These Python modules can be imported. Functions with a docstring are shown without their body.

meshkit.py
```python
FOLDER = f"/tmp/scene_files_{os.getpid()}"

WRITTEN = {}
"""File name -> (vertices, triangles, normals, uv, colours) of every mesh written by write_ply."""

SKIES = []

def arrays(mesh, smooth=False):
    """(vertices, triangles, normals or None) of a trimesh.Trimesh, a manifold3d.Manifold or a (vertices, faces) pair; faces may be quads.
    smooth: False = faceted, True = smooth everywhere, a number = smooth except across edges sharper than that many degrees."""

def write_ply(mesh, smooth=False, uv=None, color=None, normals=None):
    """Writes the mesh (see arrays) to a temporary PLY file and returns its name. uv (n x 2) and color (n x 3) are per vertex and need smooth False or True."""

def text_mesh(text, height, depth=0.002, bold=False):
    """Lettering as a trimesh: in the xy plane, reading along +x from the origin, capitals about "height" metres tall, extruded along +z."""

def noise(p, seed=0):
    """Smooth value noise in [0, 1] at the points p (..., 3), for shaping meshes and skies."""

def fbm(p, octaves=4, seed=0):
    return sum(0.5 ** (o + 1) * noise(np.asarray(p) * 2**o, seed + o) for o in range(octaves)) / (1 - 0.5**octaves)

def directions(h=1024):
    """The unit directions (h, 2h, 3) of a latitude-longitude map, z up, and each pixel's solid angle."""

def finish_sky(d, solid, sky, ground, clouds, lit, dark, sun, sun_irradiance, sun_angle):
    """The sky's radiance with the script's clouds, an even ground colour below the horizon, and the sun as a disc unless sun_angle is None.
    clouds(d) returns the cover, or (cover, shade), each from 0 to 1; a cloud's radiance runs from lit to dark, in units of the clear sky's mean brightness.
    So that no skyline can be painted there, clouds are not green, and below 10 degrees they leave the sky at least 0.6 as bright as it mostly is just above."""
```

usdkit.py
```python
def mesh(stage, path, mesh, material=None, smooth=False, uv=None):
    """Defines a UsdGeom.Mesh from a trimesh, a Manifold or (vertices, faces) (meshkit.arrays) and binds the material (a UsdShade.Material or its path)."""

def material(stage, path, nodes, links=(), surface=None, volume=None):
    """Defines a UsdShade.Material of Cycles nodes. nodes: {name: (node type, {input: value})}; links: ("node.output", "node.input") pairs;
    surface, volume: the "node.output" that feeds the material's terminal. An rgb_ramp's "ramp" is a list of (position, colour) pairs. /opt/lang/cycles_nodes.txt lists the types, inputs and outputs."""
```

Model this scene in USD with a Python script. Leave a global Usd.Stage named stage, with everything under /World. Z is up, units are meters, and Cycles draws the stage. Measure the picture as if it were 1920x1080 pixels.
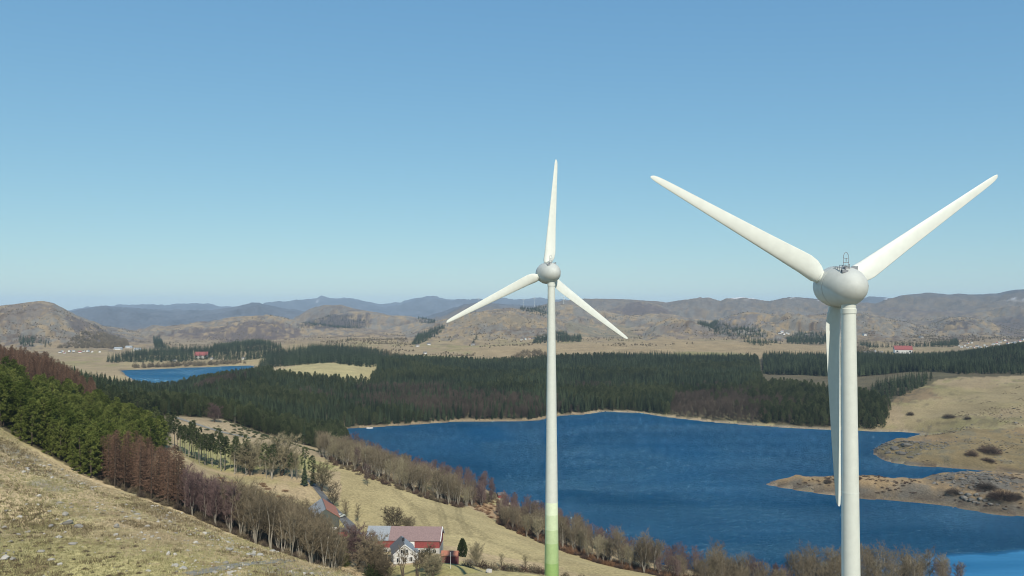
import math
import numpy as np
import trimesh
import shapely
from shapely.geometry import Polygon
from scipy.interpolate import RBFInterpolator, RegularGridInterpolator
from scipy.ndimage import distance_transform_edt, gaussian_filter
from pxr import Usd, UsdGeom, UsdLux, UsdShade, Gf, Sdf, Vt
import usdkit
import meshkit

stage = Usd.Stage.CreateInMemory()
UsdGeom.SetStageUpAxis(stage, UsdGeom.Tokens.z)
UsdGeom.SetStageMetersPerUnit(stage, 1.0)
UsdGeom.Xform.Define(stage, '/World')
UsdGeom.Scope.Define(stage, '/World/Looks')

# ------------------------------------------------------------------ camera, sky, sun, exposure
FPX, HOR, EYE = 1500.0, 572.0, 106.0          # focal length in pixels of the 1920 wide photograph, its horizon, eye height above the lake
PITCH = math.atan((HOR - 540) / FPX)
cam = UsdGeom.Camera.Define(stage, '/World/camera')
cam.CreateHorizontalApertureAttr(36.0)
cam.CreateVerticalApertureAttr(20.25)
cam.CreateFocalLengthAttr(36.0 * FPX / 1920)
cam.CreateClippingRangeAttr((1.0, 60000.0))
cam.CreateExposureAttr(0.0)
x = UsdGeom.Xformable(cam)
x.AddTranslateOp().Set((0, 0, EYE))
x.AddRotateXOp().Set(90 + math.degrees(PITCH))

SUN_AZ, SUN_EL = math.radians(166), math.radians(39)
sun = UsdLux.DistantLight.Define(stage, '/World/sun')
sun.CreateIntensityAttr(1.2)
sun.CreateAngleAttr(0.53)
sun.CreateNormalizeAttr(True)
sun.CreateColorAttr((1.0, 0.93, 0.83))
sx = UsdGeom.Xformable(sun)
sx.AddRotateZOp().Set(-math.degrees(SUN_AZ) + 180)       # the light shines along its -z
sx.AddRotateXOp().Set(90 - math.degrees(SUN_EL) - 0)
# the sky's own colour, with its range softened channel by channel as the camera of the photograph does
SKY_K, SKY_G, SKY_S = (.610, .700, .765), (.72, .56, .36), .11
sky_nodes = {'sky': ('sky_texture', {'sky_type': 'single_scattering', 'sun_disc': False, 'sun_elevation': SUN_EL, 'sun_rotation': SUN_AZ, 'altitude': 100.0, 'air_density': 1.0, 'aerosol_density': 0.25, 'ozone_density': 1.2}),
             'tint': ('mix', {'mix_type': 'multiply', 'fac': 1.0, 'color2': (SKY_S * .80, SKY_S, SKY_S * 1.04)}), 'split': ('separate_color', {'color_type': 'rgb'}), 'join': ('combine_color', {'color_type': 'rgb'}), 'bg': ('background_shader', {'strength': SKY_S})}
sky_links = [('sky.color', 'tint.color1'), ('tint.color', 'split.color'), ('join.color', 'bg.color')]
for c, kk, gg in zip('rgb', SKY_K, SKY_G):
    sky_nodes['pow_' + c] = ('math', {'math_type': 'power', 'value2': gg})
    sky_nodes['mul_' + c] = ('math', {'math_type': 'multiply', 'value2': kk / SKY_S})
    sky_links += [(f'split.{c}', f'pow_{c}.value1'), (f'pow_{c}.value', f'mul_{c}.value1'), (f'mul_{c}.value', f'join.{c}')]
sky_mat = usdkit.material(stage, '/World/Looks/sky_air', sky_nodes, sky_links, surface='bg.background')
dome = UsdLux.DomeLight.Define(stage, '/World/sky')
dome.CreateIntensityAttr(1.0)
UsdShade.MaterialBindingAPI.Apply(dome.GetPrim()).Bind(sky_mat)
for key, val in (('label', 'clear pale blue sky without clouds above the hills'), ('category', 'sky'), ('kind', 'structure')):
    dome.GetPrim().SetCustomDataByKey(key, val)

# ------------------------------------------------------------------ helpers
rng = np.random.default_rng(7)
taken = {}


def numbered(parent, name):
    n = taken.get((parent, name), 0)
    taken[(parent, name)] = n + 1
    return f'{parent}/{name}' if n == 0 else f'{parent}/{name}_{n:03d}'


def tag(p, label=None, cat=None, group=None, kind=None):
    for key, val in (('label', label), ('category', cat), ('group', group), ('kind', kind)):
        if val:
            p.SetCustomDataByKey(key, val)
    return p


def place(xf, loc, rotz=0.0, scale=None):
    xf = UsdGeom.Xformable(xf)
    xf.ClearXformOpOrder()
    xf.AddTranslateOp().Set(Gf.Vec3d(*map(float, loc)))
    xf.AddRotateZOp().Set(float(math.degrees(rotz)))
    if scale is not None:
        s = (scale,) * 3 if np.ndim(scale) == 0 else scale
        xf.AddScaleOp().Set(Gf.Vec3f(*map(float, s)))


def thing(name, label, cat, loc=(0, 0, 0), rotz=0.0, scale=1.0, group=None):
    xf = UsdGeom.Xform.Define(stage, numbered('/World', name))
    place(xf, loc, rotz, scale)
    return tag(xf.GetPrim(), label, cat, group)


def dup(root, name, loc, rotz, scale, label, cat, group=None):
    t = thing(name, label, cat, loc, rotz, scale, group)
    t.GetReferences().AddInternalReference(root.GetPath())
    t.SetInstanceable(True)
    return t


def part(name, mesh, mat, parent, smooth=False, label=None):
    path = numbered(str(parent.GetPath()) if parent is not None else '/World', name)
    m = usdkit.mesh(stage, path, mesh, mat, smooth=smooth)
    return tag(m.GetPrim(), label)


def struct(name, mesh, mat, label, cat, smooth=False, kind='structure'):
    p = part(name, mesh, mat, None, smooth)
    return tag(p, label, cat, None, kind)


def scatter(name, protos, where, label, cat, kind='stuff'):
    """protos: (mesh, material, smooth) list; where: rows of x y z rotz scale sz index. ONE PointInstancer."""
    where = np.asarray(where, float)
    path = numbered('/World', name)
    pi = UsdGeom.PointInstancer.Define(stage, path)
    for k, (mesh, mat, sm) in enumerate(protos):
        m = usdkit.mesh(stage, f'{path}/prototypes/shape_{k + 1:03d}', mesh, mat, smooth=sm)
        pi.GetPrototypesRel().AddTarget(m.GetPath())
    UsdGeom.Scope.Define(stage, f'{path}/prototypes')
    pi.CreateProtoIndicesAttr(Vt.IntArray.FromNumpy(where[:, 6].astype(np.int32)))
    pi.CreatePositionsAttr(Vt.Vec3fArray.FromNumpy(where[:, :3].astype(np.float32)))
    pi.CreateOrientationsAttr(Vt.QuathArray([Gf.Quath(float(c), 0.0, 0.0, float(s)) for c, s in zip(np.cos(where[:, 3] / 2), np.sin(where[:, 3] / 2))]))
    pi.CreateScalesAttr(Vt.Vec3fArray.FromNumpy(where[:, [4, 4, 5]].astype(np.float32)))
    return tag(pi.GetPrim(), label, cat, None, kind)


class MB:
    """Collects triangles for one mesh."""

    def __init__(self):
        self.v, self.f, self.n = [], [], 0

    def add(self, v, f):
        v, f = np.asarray(v, float).reshape(-1, 3), np.asarray(f, int)
        if f.shape[1] == 4:
            f = np.vstack([f[:, [0, 1, 2]], f[:, [0, 2, 3]]])
        self.v.append(v)
        self.f.append(f + self.n)
        self.n += len(v)
        return self

    def box(self, lo, hi):
        m = trimesh.creation.box(bounds=[lo, hi])
        return self.add(m.vertices, m.faces)

    def tube(self, a, b, ra, rb=None, n=5):
        a, b = np.asarray(a, float), np.asarray(b, float)
        rb = ra if rb is None else rb
        d = b - a
        d = d / max(np.linalg.norm(d), 1e-9)
        s = np.cross(d, [0, 0, 1] if abs(d[2]) < .9 else [1, 0, 0])
        s /= np.linalg.norm(s)
        t = np.cross(d, s)
        ang = np.arange(n) * 2 * np.pi / n
        ring = np.cos(ang)[:, None] * s + np.sin(ang)[:, None] * t
        k = np.arange(n)
        j = (k + 1) % n
        f = [np.stack([k, j, j + n], 1), np.stack([k, j + n, k + n], 1)]
        v = [a + ring * ra, b + ring * rb]
        if ra > .02:
            v += [[b]]
            f.append(np.stack([k + n, j + n, np.full(n, 2 * n)], 1))
        return self.add(np.vstack(v), np.vstack(f))

    def mesh(self):
        return np.vstack(self.v), np.vstack(self.f)


def lathe(profile, n=32, axis='z'):
    """profile rows (along, radius)."""
    p = np.asarray(profile, float)
    a = np.arange(n) * 2 * np.pi / n
    v = np.stack([np.repeat(p[:, 0], n), (p[:, 1][:, None] * np.cos(a)).ravel(), (p[:, 1][:, None] * np.sin(a)).ravel()], 1)
    f = []
    for i in range(len(p) - 1):
        k = np.arange(n)
        j = (k + 1) % n
        f += [np.stack([i * n + k, i * n + n + k, i * n + n + j], 1), np.stack([i * n + k, i * n + n + j, i * n + j], 1)]
    f = np.vstack(f)
    if axis == 'z':
        v = v[:, [1, 2, 0]]
    m = trimesh.Trimesh(v, f, process=True)
    m.update_faces(m.nondegenerate_faces())
    m.fix_normals()
    return m


def fbm2(x, y, scale, octaves=4, seed=0):
    p = np.stack([np.asarray(x, float) / scale, np.asarray(y, float) / scale, np.full(np.shape(x), seed * 7.31)], -1)
    return meshkit.fbm(p, octaves, seed)


def sstep(a, b, t):
    t = np.clip((t - a) / (b - a), 0, 1)
    return t * t * (3 - 2 * t)


def unproject(u, v, y):
    d = np.array([(u - 960.0), FPX * math.cos(PITCH) - (540 - v) * math.sin(PITCH), FPX * math.sin(PITCH) + (540 - v) * math.cos(PITCH)])
    return np.array([0, 0, EYE]) + d * (y / d[1])


def project(x, y, z):
    w = y * math.cos(PITCH) + (z - EYE) * math.sin(PITCH)
    q = -y * math.sin(PITCH) + (z - EYE) * math.cos(PITCH)
    w = np.where(w > 1, w, np.nan)
    return 960 + FPX * x / w, 540 - FPX * q / w


def plan(points):
    """(column in the photo, depth) corners of a patch of ground -> polygon in metres."""
    return Polygon([((u - 960.0) / FPX * y, y) for u, y in points])


def shore(points):
    return [tuple(unproject(u, v, EYE * FPX / (v - HOR + 1e-9))[:2]) for u, v in points]


# ------------------------------------------------------------------ the land: lakes
far_shore = [(648, 803), (690, 801), (760, 797), (860, 790), (930, 788), (1000, 786), (1045, 779), (1090, 776), (1130, 771), (1200, 773), (1240, 780), (1270, 785), (1330, 790), (1400, 796), (1480, 801), (1560, 804), (1640, 806), (1700, 808), (1728, 811),
             (1690, 820), (1650, 832), (1634, 842), (1642, 852), (1660, 862), (1700, 872), (1780, 878), (1850, 883), (1920, 887), (2080, 890), (2400, 893)]
near_shore = [(2400, 1140), (2100, 1120), (1900, 1100), (1700, 1086), (1500, 1085), (1350, 1078), (1230, 1056), (1100, 1004), (1000, 965), (930, 921), (850, 905), (780, 884), (700, 852), (655, 824)]
spit_line = [(1438, 907), (1480, 913), (1550, 924), (1620, 932), (1700, 937), (1760, 942), (1800, 950), (1850, 957), (1920, 964), (2050, 976), (2450, 1010), (2450, 915), (2050, 902), (1920, 899), (1850, 900), (1780, 902), (1720, 905), (1690, 909), (1665, 911), (1640, 909), (1605, 906), (1560, 902), (1500, 902)]
lake = Polygon(shore(far_shore + near_shore)).buffer(0)
spit = Polygon(shore(spit_line)).buffer(0)
lake2 = Polygon(shore([(228, 694), (300, 692), (395, 688), (430, 686), (470, 685.5), (470, 690), (450, 698), (420, 704), (330, 725), (270, 722), (240, 708)])).buffer(0)
CELL = 2.0
gx = np.arange(-900, 1000, CELL)
gy = np.arange(200, 1700, CELL)
GX, GY = np.meshgrid(gx, gy, indexing='ij')
wx = GX + 7 * (fbm2(GX, GY, 26, 3, 3) - .5) + 14 * (fbm2(GX, GY, 80, 2, 4) - .5)
wy = GY + 9 * (fbm2(GX, GY, 26, 3, 5) - .5) + 16 * (fbm2(GX, GY, 80, 2, 6) - .5)
wet = shapely.contains_xy(lake.difference(spit).union(lake2), wx.ravel(), wy.ravel()).reshape(GX.shape)
SDF = gaussian_filter((distance_transform_edt(~wet) - distance_transform_edt(wet)) * CELL, 1.1)
sdf_i = RegularGridInterpolator((gx, gy), SDF, bounds_error=False, fill_value=400.0)

# ------------------------------------------------------------------ the land: near and middle ground, as (column, row, depth) of ground that shows
seen = [(0, 1078, 112), (300, 1080, 112), (600, 1080, 128), (0, 950, 150), (200, 960, 160), (400, 1000, 165), (0, 800, 205), (100, 862, 200), (200, 910, 195), (350, 962, 186), (450, 1006, 178), (560, 1047, 166), (640, 1073, 152), (-200, 700, 230), (-200, 1000, 120),
        (0, 742, 300), (100, 790, 290), (200, 832, 285), (300, 830, 335), (0, 702, 400), (100, 722, 400), (180, 770, 400), (250, 780, 480), (250, 746, 700), (-150, 690, 420), (-150, 720, 600),
        (330, 790, 470), (480, 825, 450), (560, 845, 440), (400, 850, 400), (600, 872, 405), (430, 787, 520), (650, 832, 545), (400, 878, 350), (578, 913, 332), (560, 780, 700), (400, 760, 700),
        (700, 893, 395), (850, 935, 385), (780, 950, 345), (900, 965, 350), (1000, 1004, 330), (1050, 1015, 318), (1100, 1048, 286), (1200, 1058, 288), (800, 1000, 300), (900, 1020, 290), (1000, 1045, 280),
        (610, 1006, 300), (640, 1000, 305), (700, 1010, 290), (760, 1030, 262), (750, 1057, 236), (842, 1053, 240), (650, 960, 330), (850, 1066, 215), (760, 1082, 214), (500, 950, 300),
        (900, 1074, 138), (960, 1073, 139), (1033, 1079, 138), (800, 1088, 136), (700, 1084, 140), (1100, 1092, 140),
        (1800, 850, 545), (1700, 845, 572), (1780, 820, 605), (1850, 828, 590), (1800, 780, 690), (1800, 740, 800), (1800, 713, 865), (1920, 710, 865), (1680, 745, 790), (1700, 778, 715), (1920, 760, 720), (1920, 830, 590), (2200, 720, 850),
        (1130, 665, 1480), (1100, 641, 1880), (1300, 640, 1850), (1400, 671, 1450), (1520, 665, 1500), (960, 650, 1750), (700, 657, 1650), (850, 652, 1800), (300, 657, 1850), (100, 662, 1750), (1700, 656, 1700), (1850, 646, 1900), (300, 683, 1400), (440, 679, 1450),
        (600, 682, 1150), (520, 698, 1060), (660, 698, 1060), (600, 660, 1500)]
hidden = [(680, 206, 36), (560, 232, 41), (500, 222, 44), (640, 200, 38), (800, 190, 39), (900, 190, 36), (1000, 190, 34), (1050, 200, 30), (1000, 240, 22), (1200, 200, 24), (1200, 137, 47), (1300, 230, 15), (1500, 200, 22), (1500, 140, 42), (1800, 200, 22), (1900, 140, 42), (2200, 200, 22), (960, 70, 62), (1593, 70, 57), (0, 60, 72), (1900, 60, 57), (400, 70, 68), (2300, 100, 50), (-300, 100, 72), (-300, 60, 74),
          (1500, 270, 4), (1750, 285, 4), (1320, 262, 9), (2100, 280, 4),
          (1000, 820, 3), (1300, 820, 3), (1000, 1000, 6), (1000, 1300, 5), (700, 1000, 7), (700, 760, 5), (450, 900, 21), (380, 880, 14), (520, 880, 15), (300, 900, 3), (330, 1050, 2), (600, 950, 8), (450, 1050, 8), (1300, 1000, 5), (1450, 850, 8), (1600, 850, 10), (1480, 1250, 9), (1600, 1200, 14), (1700, 1050, 22), (1920, 1000, 30), (1920, 1150, 42), (2200, 1000, 38), (1800, 1100, 27), (1750, 1400, 12),
          (700, 1350, 12), (600, 1300, 15), (480, 1250, 3), (200, 1250, 2), (100, 1000, 8), (0, 1000, 14), (-200, 1000, 20), (0, 600, 55), (-200, 1500, 12), (2200, 1500, 20)]
for u in range(-400, 2400, 200):
    hidden += [(u, 2300, -6 if u < 550 else 10 if u < 780 else 6), (u, 2700, -22 if u < 550 else -6)]
pts = [(u, y, unproject(u, v, y)[2]) for u, v, y in seen] + hidden
P = np.array(pts, float)
rbf = RBFInterpolator(np.stack([P[:, 0] / 300, np.log(P[:, 1]) * 2.4], 1), P[:, 2], kernel='thin_plate_spline', smoothing=0.002, neighbors=60)
tu = np.arange(-460, 2400, 14.0)
tl = np.arange(math.log(30), math.log(2800), .016)
TU, TL = np.meshgrid(tu, tl, indexing='ij')
base_i = RegularGridInterpolator((tu, tl), rbf(np.stack([TU.ravel() / 300, TL.ravel() * 2.4], 1)).reshape(TU.shape), bounds_error=False, fill_value=None)

# ------------------------------------------------------------------ the land: hills, as skylines (column, row) at a distance, with widths in front and behind
ridges = [
    (2900, 950, 900, 1.0, [(-300, 598), (-100, 585), (0, 573), (40, 569), (75, 565), (100, 569), (125, 582), (145, 592), (170, 602), (190, 613), (215, 632), (250, 648), (290, 662)]),
    (2420, 480, 420, .5, [(-150, 622), (0, 612), (60, 608), (120, 613), (170, 626), (215, 642), (260, 660)]),
    (3500, 1100, 700, .5, [(60, 640), (150, 612), (178, 608), (220, 614), (300, 628), (370, 642), (430, 655)]),
    (3700, 900, 800, 1.0, [(220, 640), (245, 622), (290, 613), (340, 611), (390, 606), (420, 599), (450, 594), (480, 591), (510, 591), (540, 598), (570, 608), (620, 613), (690, 617), (770, 622), (830, 640)]),
    (2700, 600, 500, .7, [(380, 660), (420, 645), (470, 636), (520, 640), (580, 637), (640, 632), (700, 625), (740, 632), (800, 655)]),
    (5200, 1000, 900, .9, [(520, 612), (550, 598), (580, 580), (605, 572), (640, 571), (670, 580), (710, 587), (750, 597), (800, 608)]),
    (4400, 700, 900, .8, [(540, 612), (570, 606), (620, 592), (655, 585), (685, 584), (700, 590), (760, 592), (800, 599), (860, 612)]),
    (3400, 1500, 900, 1.0, [(690, 650), (750, 628), (790, 611), (830, 600), (870, 591), (905, 584), (950, 578), (985, 579), (1010, 582), (1040, 592), (1080, 606), (1120, 616), (1200, 632)]),
    (2500, 450, 450, .8, [(790, 650), (820, 630), (850, 617), (890, 612), (930, 614), (980, 622), (1030, 634), (1060, 648)]),
    (4200, 800, 900, .9, [(930, 590), (970, 583), (1000, 580), (1030, 573), (1052, 570), (1075, 572), (1110, 578), (1150, 586), (1200, 597), (1250, 608)]),
    (4000, 800, 800, .7, [(1050, 612), (1100, 605), (1150, 598), (1180, 592), (1220, 588), (1260, 590), (1300, 597), (1350, 604), (1420, 615)]),
    (3100, 700, 700, .6, [(1080, 640), (1140, 622), (1200, 617), (1260, 620), (1330, 630), (1400, 645)]),
    (5200, 700, 900, .9, [(1100, 598), (1130, 586), (1155, 576), (1180, 567), (1210, 565), (1240, 573), (1262, 585), (1300, 596)]),
    (2650, 550, 600, 1.3, [(1190, 640), (1210, 626), (1232, 608), (1260, 602), (1290, 603), (1320, 610), (1350, 622), (1390, 634), (1440, 645)]),
    (3100, 1000, 900, 1.3, [(1290, 632), (1320, 616), (1345, 602), (1370, 592), (1400, 586), (1430, 587), (1450, 590), (1490, 589), (1530, 591), (1560, 589), (1620, 592), (1680, 600), (1720, 612), (1800, 630)]),
    (3500, 1300, 900, 1.1, [(1680, 650), (1715, 628), (1745, 608), (1780, 596), (1810, 595), (1850, 602), (1900, 617), (1960, 628), (2060, 640)]),
    (4300, 800, 900, 1.0, [(1560, 618), (1620, 610), (1680, 606), (1740, 604), (1800, 592), (1850, 585), (1890, 577), (1920, 574), (2100, 566), (2300, 570)]),
    (4800, 800, 1000, 1.0, [(1400, 604), (1500, 592), (1550, 586), (1600, 582), (1650, 588), (1700, 586), (1760, 584), (1830, 580), (1900, 576), (2000, 570)]),
    (5300, 1100, 900, 1.0, [(1580, 595), (1625, 586), (1655, 578), (1685, 572), (1740, 573), (1790, 570), (1850, 566), (1920, 562), (2150, 556)]),
    (5900, 1500, 1500, 1.0, [(1000, 576), (1040, 567), (1080, 561), (1130, 560), (1180, 561), (1215, 564), (1250, 567), (1280, 563), (1310, 560), (1330, 559), (1350, 565), (1362, 560), (1390, 558), (1420, 562), (1440, 565), (1470, 559), (1490, 558), (1530, 561), (1560, 563), (1600, 565), (1640, 569), (1662, 562), (1690, 554), (1740, 549), (1780, 553), (1800, 551), (1830, 553), (1870, 550), (1900, 545), (1925, 542), (2000, 538), (2300, 545)]),
    (9500, 2500, 2000, .9, [(1560, 570), (1600, 563), (1630, 556), (1660, 558), (1700, 566), (1740, 572)]),
    (8200, 2800, 1600, 1.0, [(60, 600), (110, 590), (150, 580), (195, 573), (240, 577), (290, 583), (330, 582), (400, 582), (440, 576), (470, 570), (487, 570), (520, 577), (560, 583), (640, 590), (720, 596)]),
    (7000, 1800, 1500, .9, [(770, 605), (810, 594), (840, 586), (868, 571), (900, 566), (940, 570), (1000, 573), (1050, 574), (1110, 580)]),
    (14500, 4500, 2000, 1.0, [(20, 588), (130, 584), (160, 577), (230, 574), (280, 572), (310, 573), (345, 570), (390, 571), (420, 577), (460, 579), (500, 572), (540, 568), (560, 564), (580, 562), (595, 562), (602, 557.5), (615, 561), (640, 561), (656, 558.5), (690, 566), (712, 571), (740, 568), (752, 569), (780, 562), (800, 558.5), (820, 559), (850, 564), (860, 562), (880, 565), (905, 567), (920, 562), (940, 560), (960, 563), (990, 562), (1010, 559), (1030, 561), (1064, 564), (1120, 570)]),
]


def angles(x, y):
    az = np.arctan2(x, y)
    r = np.hypot(x, y)
    azc = np.clip(az, -math.radians(42), math.radians(42))
    return 960 + FPX * np.tan(azc), np.maximum(r * np.cos(azc), 31.0), np.degrees(np.abs(az)), r


def height(x, y):
    x, y = np.asarray(x, float), np.asarray(y, float)
    u, d, aw, r = angles(x, y)
    l = np.log(np.clip(d, 31, 2750))
    zb = base_i(np.stack([u, l], -1))
    wide = sstep(48, 120, aw)
    zb = zb * (1 - wide) + wide * (12 + 52 * np.exp(-r / 900.0))
    deep = -130 + 75 * sstep(560, 820, u)                       # the land falls away to lower valleys behind the first hills
    zb = np.where(d > 2600, zb * (1 - sstep(2600, 5200, d)) + deep * sstep(2600, 5200, d), zb)
    nearw = 1 - sstep(250, 600, r)
    zb = zb + nearw * (1.1 * (fbm2(x, y, 22, 4, 11) - .5) + .45 * (fbm2(x, y, 5, 3, 12) - .5)) * sstep(20, 70, r)
    zb = zb + sstep(550, 900, r) * 5.0 * (fbm2(x, y, 90, 4, 13) - .5)
    roll = sstep(1380, 1600, d) * (1 - sstep(2300, 2900, d))
    zb = zb + roll * (17 * (fbm2(x, y, 190, 4, 53) - .5) + 7 * (fbm2(x, y, 60, 3, 54) - .5))
    zb = np.where(d < 2000, np.maximum(zb, 1.6 + .8 * fbm2(x, y, 30, 2, 14)), zb)
    s = sdf_i(np.stack([x, y], -1))
    rough = fbm2(x, y, 14, 4, 15)
    onspit = np.where((y > 380) & (y < 500) & (x > 130) & (s > 0), 1.0, 0.0)
    zspit = np.minimum(s * .62, 3.0 + 5.5 * fbm2(x, y, 60, 2, 16)) + 1.6 * (rough - .5) * sstep(0, 10, s)
    head = np.where((y > 500) & (y < 620) & (x > 230) & (s > 0), 1.0, 0.0)
    zhead = np.minimum(zb + 1.5 * (rough - .3), .3 + s * .55)
    wild = sstep(500, 560, y) * (1 - sstep(820, 900, y)) * sstep(200, 260, x) * sstep(2, 25, s)
    zb = zb + wild * (7.0 * (fbm2(x, y, 48, 4, 51) - .5) + 2.2 * (fbm2(x, y, 13, 3, 52) - .5))
    zhead = zhead + wild * (5.0 * (fbm2(x, y, 40, 4, 51) - .5))
    zland = np.where(onspit > 0, np.minimum(.25 + zspit, 8), np.where(head > 0, zhead, np.minimum(zb, .25 + .16 * s + .02 * np.maximum(s - 15, 0) ** 1.5)))
    kx, ky = unproject(1835, 925, 447)[:2]
    zland = zland + onspit * sstep(1, 9, s) * (5.0 * np.exp(-((x - kx) ** 2 + (y - ky) ** 2) / 18.0 ** 2) + 3.0 * (fbm2(x, y, 7, 4, 17) - .5))
    kx, ky = unproject(1695, 842, 575)[:2]
    zland = zland + head * sstep(1, 8, s) * (6.0 * np.exp(-((x - kx) ** 2 + (y - ky) ** 2) / 16.0 ** 2) + 3.2 * (fbm2(x, y, 9, 4, 18) - .5))
    z = np.where(s > 0, zland, np.maximum(-.25 + .12 * s, -4.0))
    # hills
    far = d > 1500
    if far.any():
        xf, yf, uf, df, zf = x[far], y[far], u[far], d[far], z[far]
        zmax = np.full(zf.shape, -900.0)
        low = zf - 2.0
        for k, (y0, wf, wb, amp, line) in enumerate(ridges):
            L = np.array(line, float)
            fade = sstep(L[0, 0] - 60, L[0, 0] + 10, uf) * (1 - sstep(L[-1, 0] - 10, L[-1, 0] + 60, uf))
            sel = (fade > 0) & (df > y0 - wf * 1.2) & (df < y0 + wb * 1.2)
            if not sel.any():
                continue
            X, Y, Uu, D = xf[sel], yf[sel], uf[sel], df[sel]
            yc = y0 + .10 * wf * 2 * (meshkit.noise(np.stack([Uu / 90, np.zeros_like(Uu), np.full_like(Uu, k + .5)], -1), k) - .5)
            row = np.interp(Uu, L[:, 0], L[:, 1])
            if y0 > 6500:
                row = row + 2.6 * (meshkit.fbm(np.stack([Uu / 16, np.full_like(Uu, k + .7), np.zeros_like(Uu)], -1), 4, 200 + k) - .5)
            crest = EYE - (row - HOR) / FPX * yc
            t = (D - yc)
            prof = np.where(t < 0, np.clip(1 + t / wf, 0, 1), np.clip(1 - t / wb, 0, 1))
            q = np.where(t < 0, prof ** 1.15 * (1.6 - .6 * prof), prof * prof * (3 - 2 * prof))
            sc = y0 * .045
            n1 = fbm2(X, Y, sc, 5, 20 + k) - .5
            n2 = 1 - 2 * np.abs(fbm2(X, Y, sc * .45, 4, 60 + k) - .5)
            face = 4 * prof * (1 - prof)
            n3 = meshkit.fbm(np.stack([X / 95, Y / 130, np.full_like(X, k + .3)], -1), 3, 90 + k) - .5
            wob = amp * y0 * (.017 * n1 * (face + .08) + .014 * (n2 - .75) * (face + .08)) + amp * 26 * n3 * (face + .15) * min(1, 5000 / y0)
            fl = np.minimum(low[sel], crest - 4)
            zk = fl + (crest - fl) * q + wob * np.clip((crest - fl) / 60, .15, 1)
            zk = zk * fade[sel] + (fade[sel] - 1) * 200
            zmax[sel] = np.maximum(zmax[sel], zk)
        k = 6.0
        z[far] = np.where(zmax > -400, .5 * (zf + zmax + np.sqrt((zf - zmax) ** 2 + k * k)) - .5 * k * .3, zf)
    return z


def ground(x, y):
    return float(height(np.array([float(x)]), np.array([float(y)]))[0])


_march = np.exp(np.arange(math.log(100), math.log(14000), .004))


def at(u, v, y0=100, y1=14000):
    """The point of the land that shows at a pixel of the photograph."""
    ys = _march[(_march >= y0) & (_march <= y1)]
    p = unproject(u, v, 1.0)
    X, Z = p[0] * ys, EYE + (p[2] - EYE) * ys
    h = height(X, ys)
    hit = np.nonzero(h >= Z)[0]
    i = hit[0] if len(hit) else len(ys) - 1
    return np.array([X[i], ys[i], h[i]])


# the terrain sheet: fine where the photograph looks, coarse behind
a_fine = np.radians(np.arange(-35, 35.001, .1))
a_rest = np.radians(np.concatenate([np.arange(-180, -35, 2.5), np.arange(35.5, 180, 2.5)]))
az = np.sort(np.concatenate([a_fine, a_rest]))
rr = np.exp(np.arange(math.log(35), math.log(17000), .0088))
AZ, RR = np.meshgrid(az, rr, indexing='ij')
TX, TY = RR * np.sin(AZ), RR * np.cos(AZ)
TZ = height(TX.ravel(), TY.ravel()).reshape(TX.shape)
na, nr = TX.shape
tv = np.stack([TX.ravel(), TY.ravel(), TZ.ravel()], 1)
ia, ir = np.meshgrid(np.arange(na), np.arange(nr - 1), indexing='ij')
A, B = ia * nr + ir, ia * nr + ir + 1
C, D = ((ia + 1) % na) * nr + ir + 1, ((ia + 1) % na) * nr + ir
tf = np.vstack([np.stack([A.ravel(), B.ravel(), C.ravel()], 1), np.stack([A.ravel(), C.ravel(), D.ravel()], 1)])
centre = len(tv)
tv = np.vstack([tv, [[0, 0, TZ[:, 0].mean()]]])
k = np.arange(na)
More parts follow.
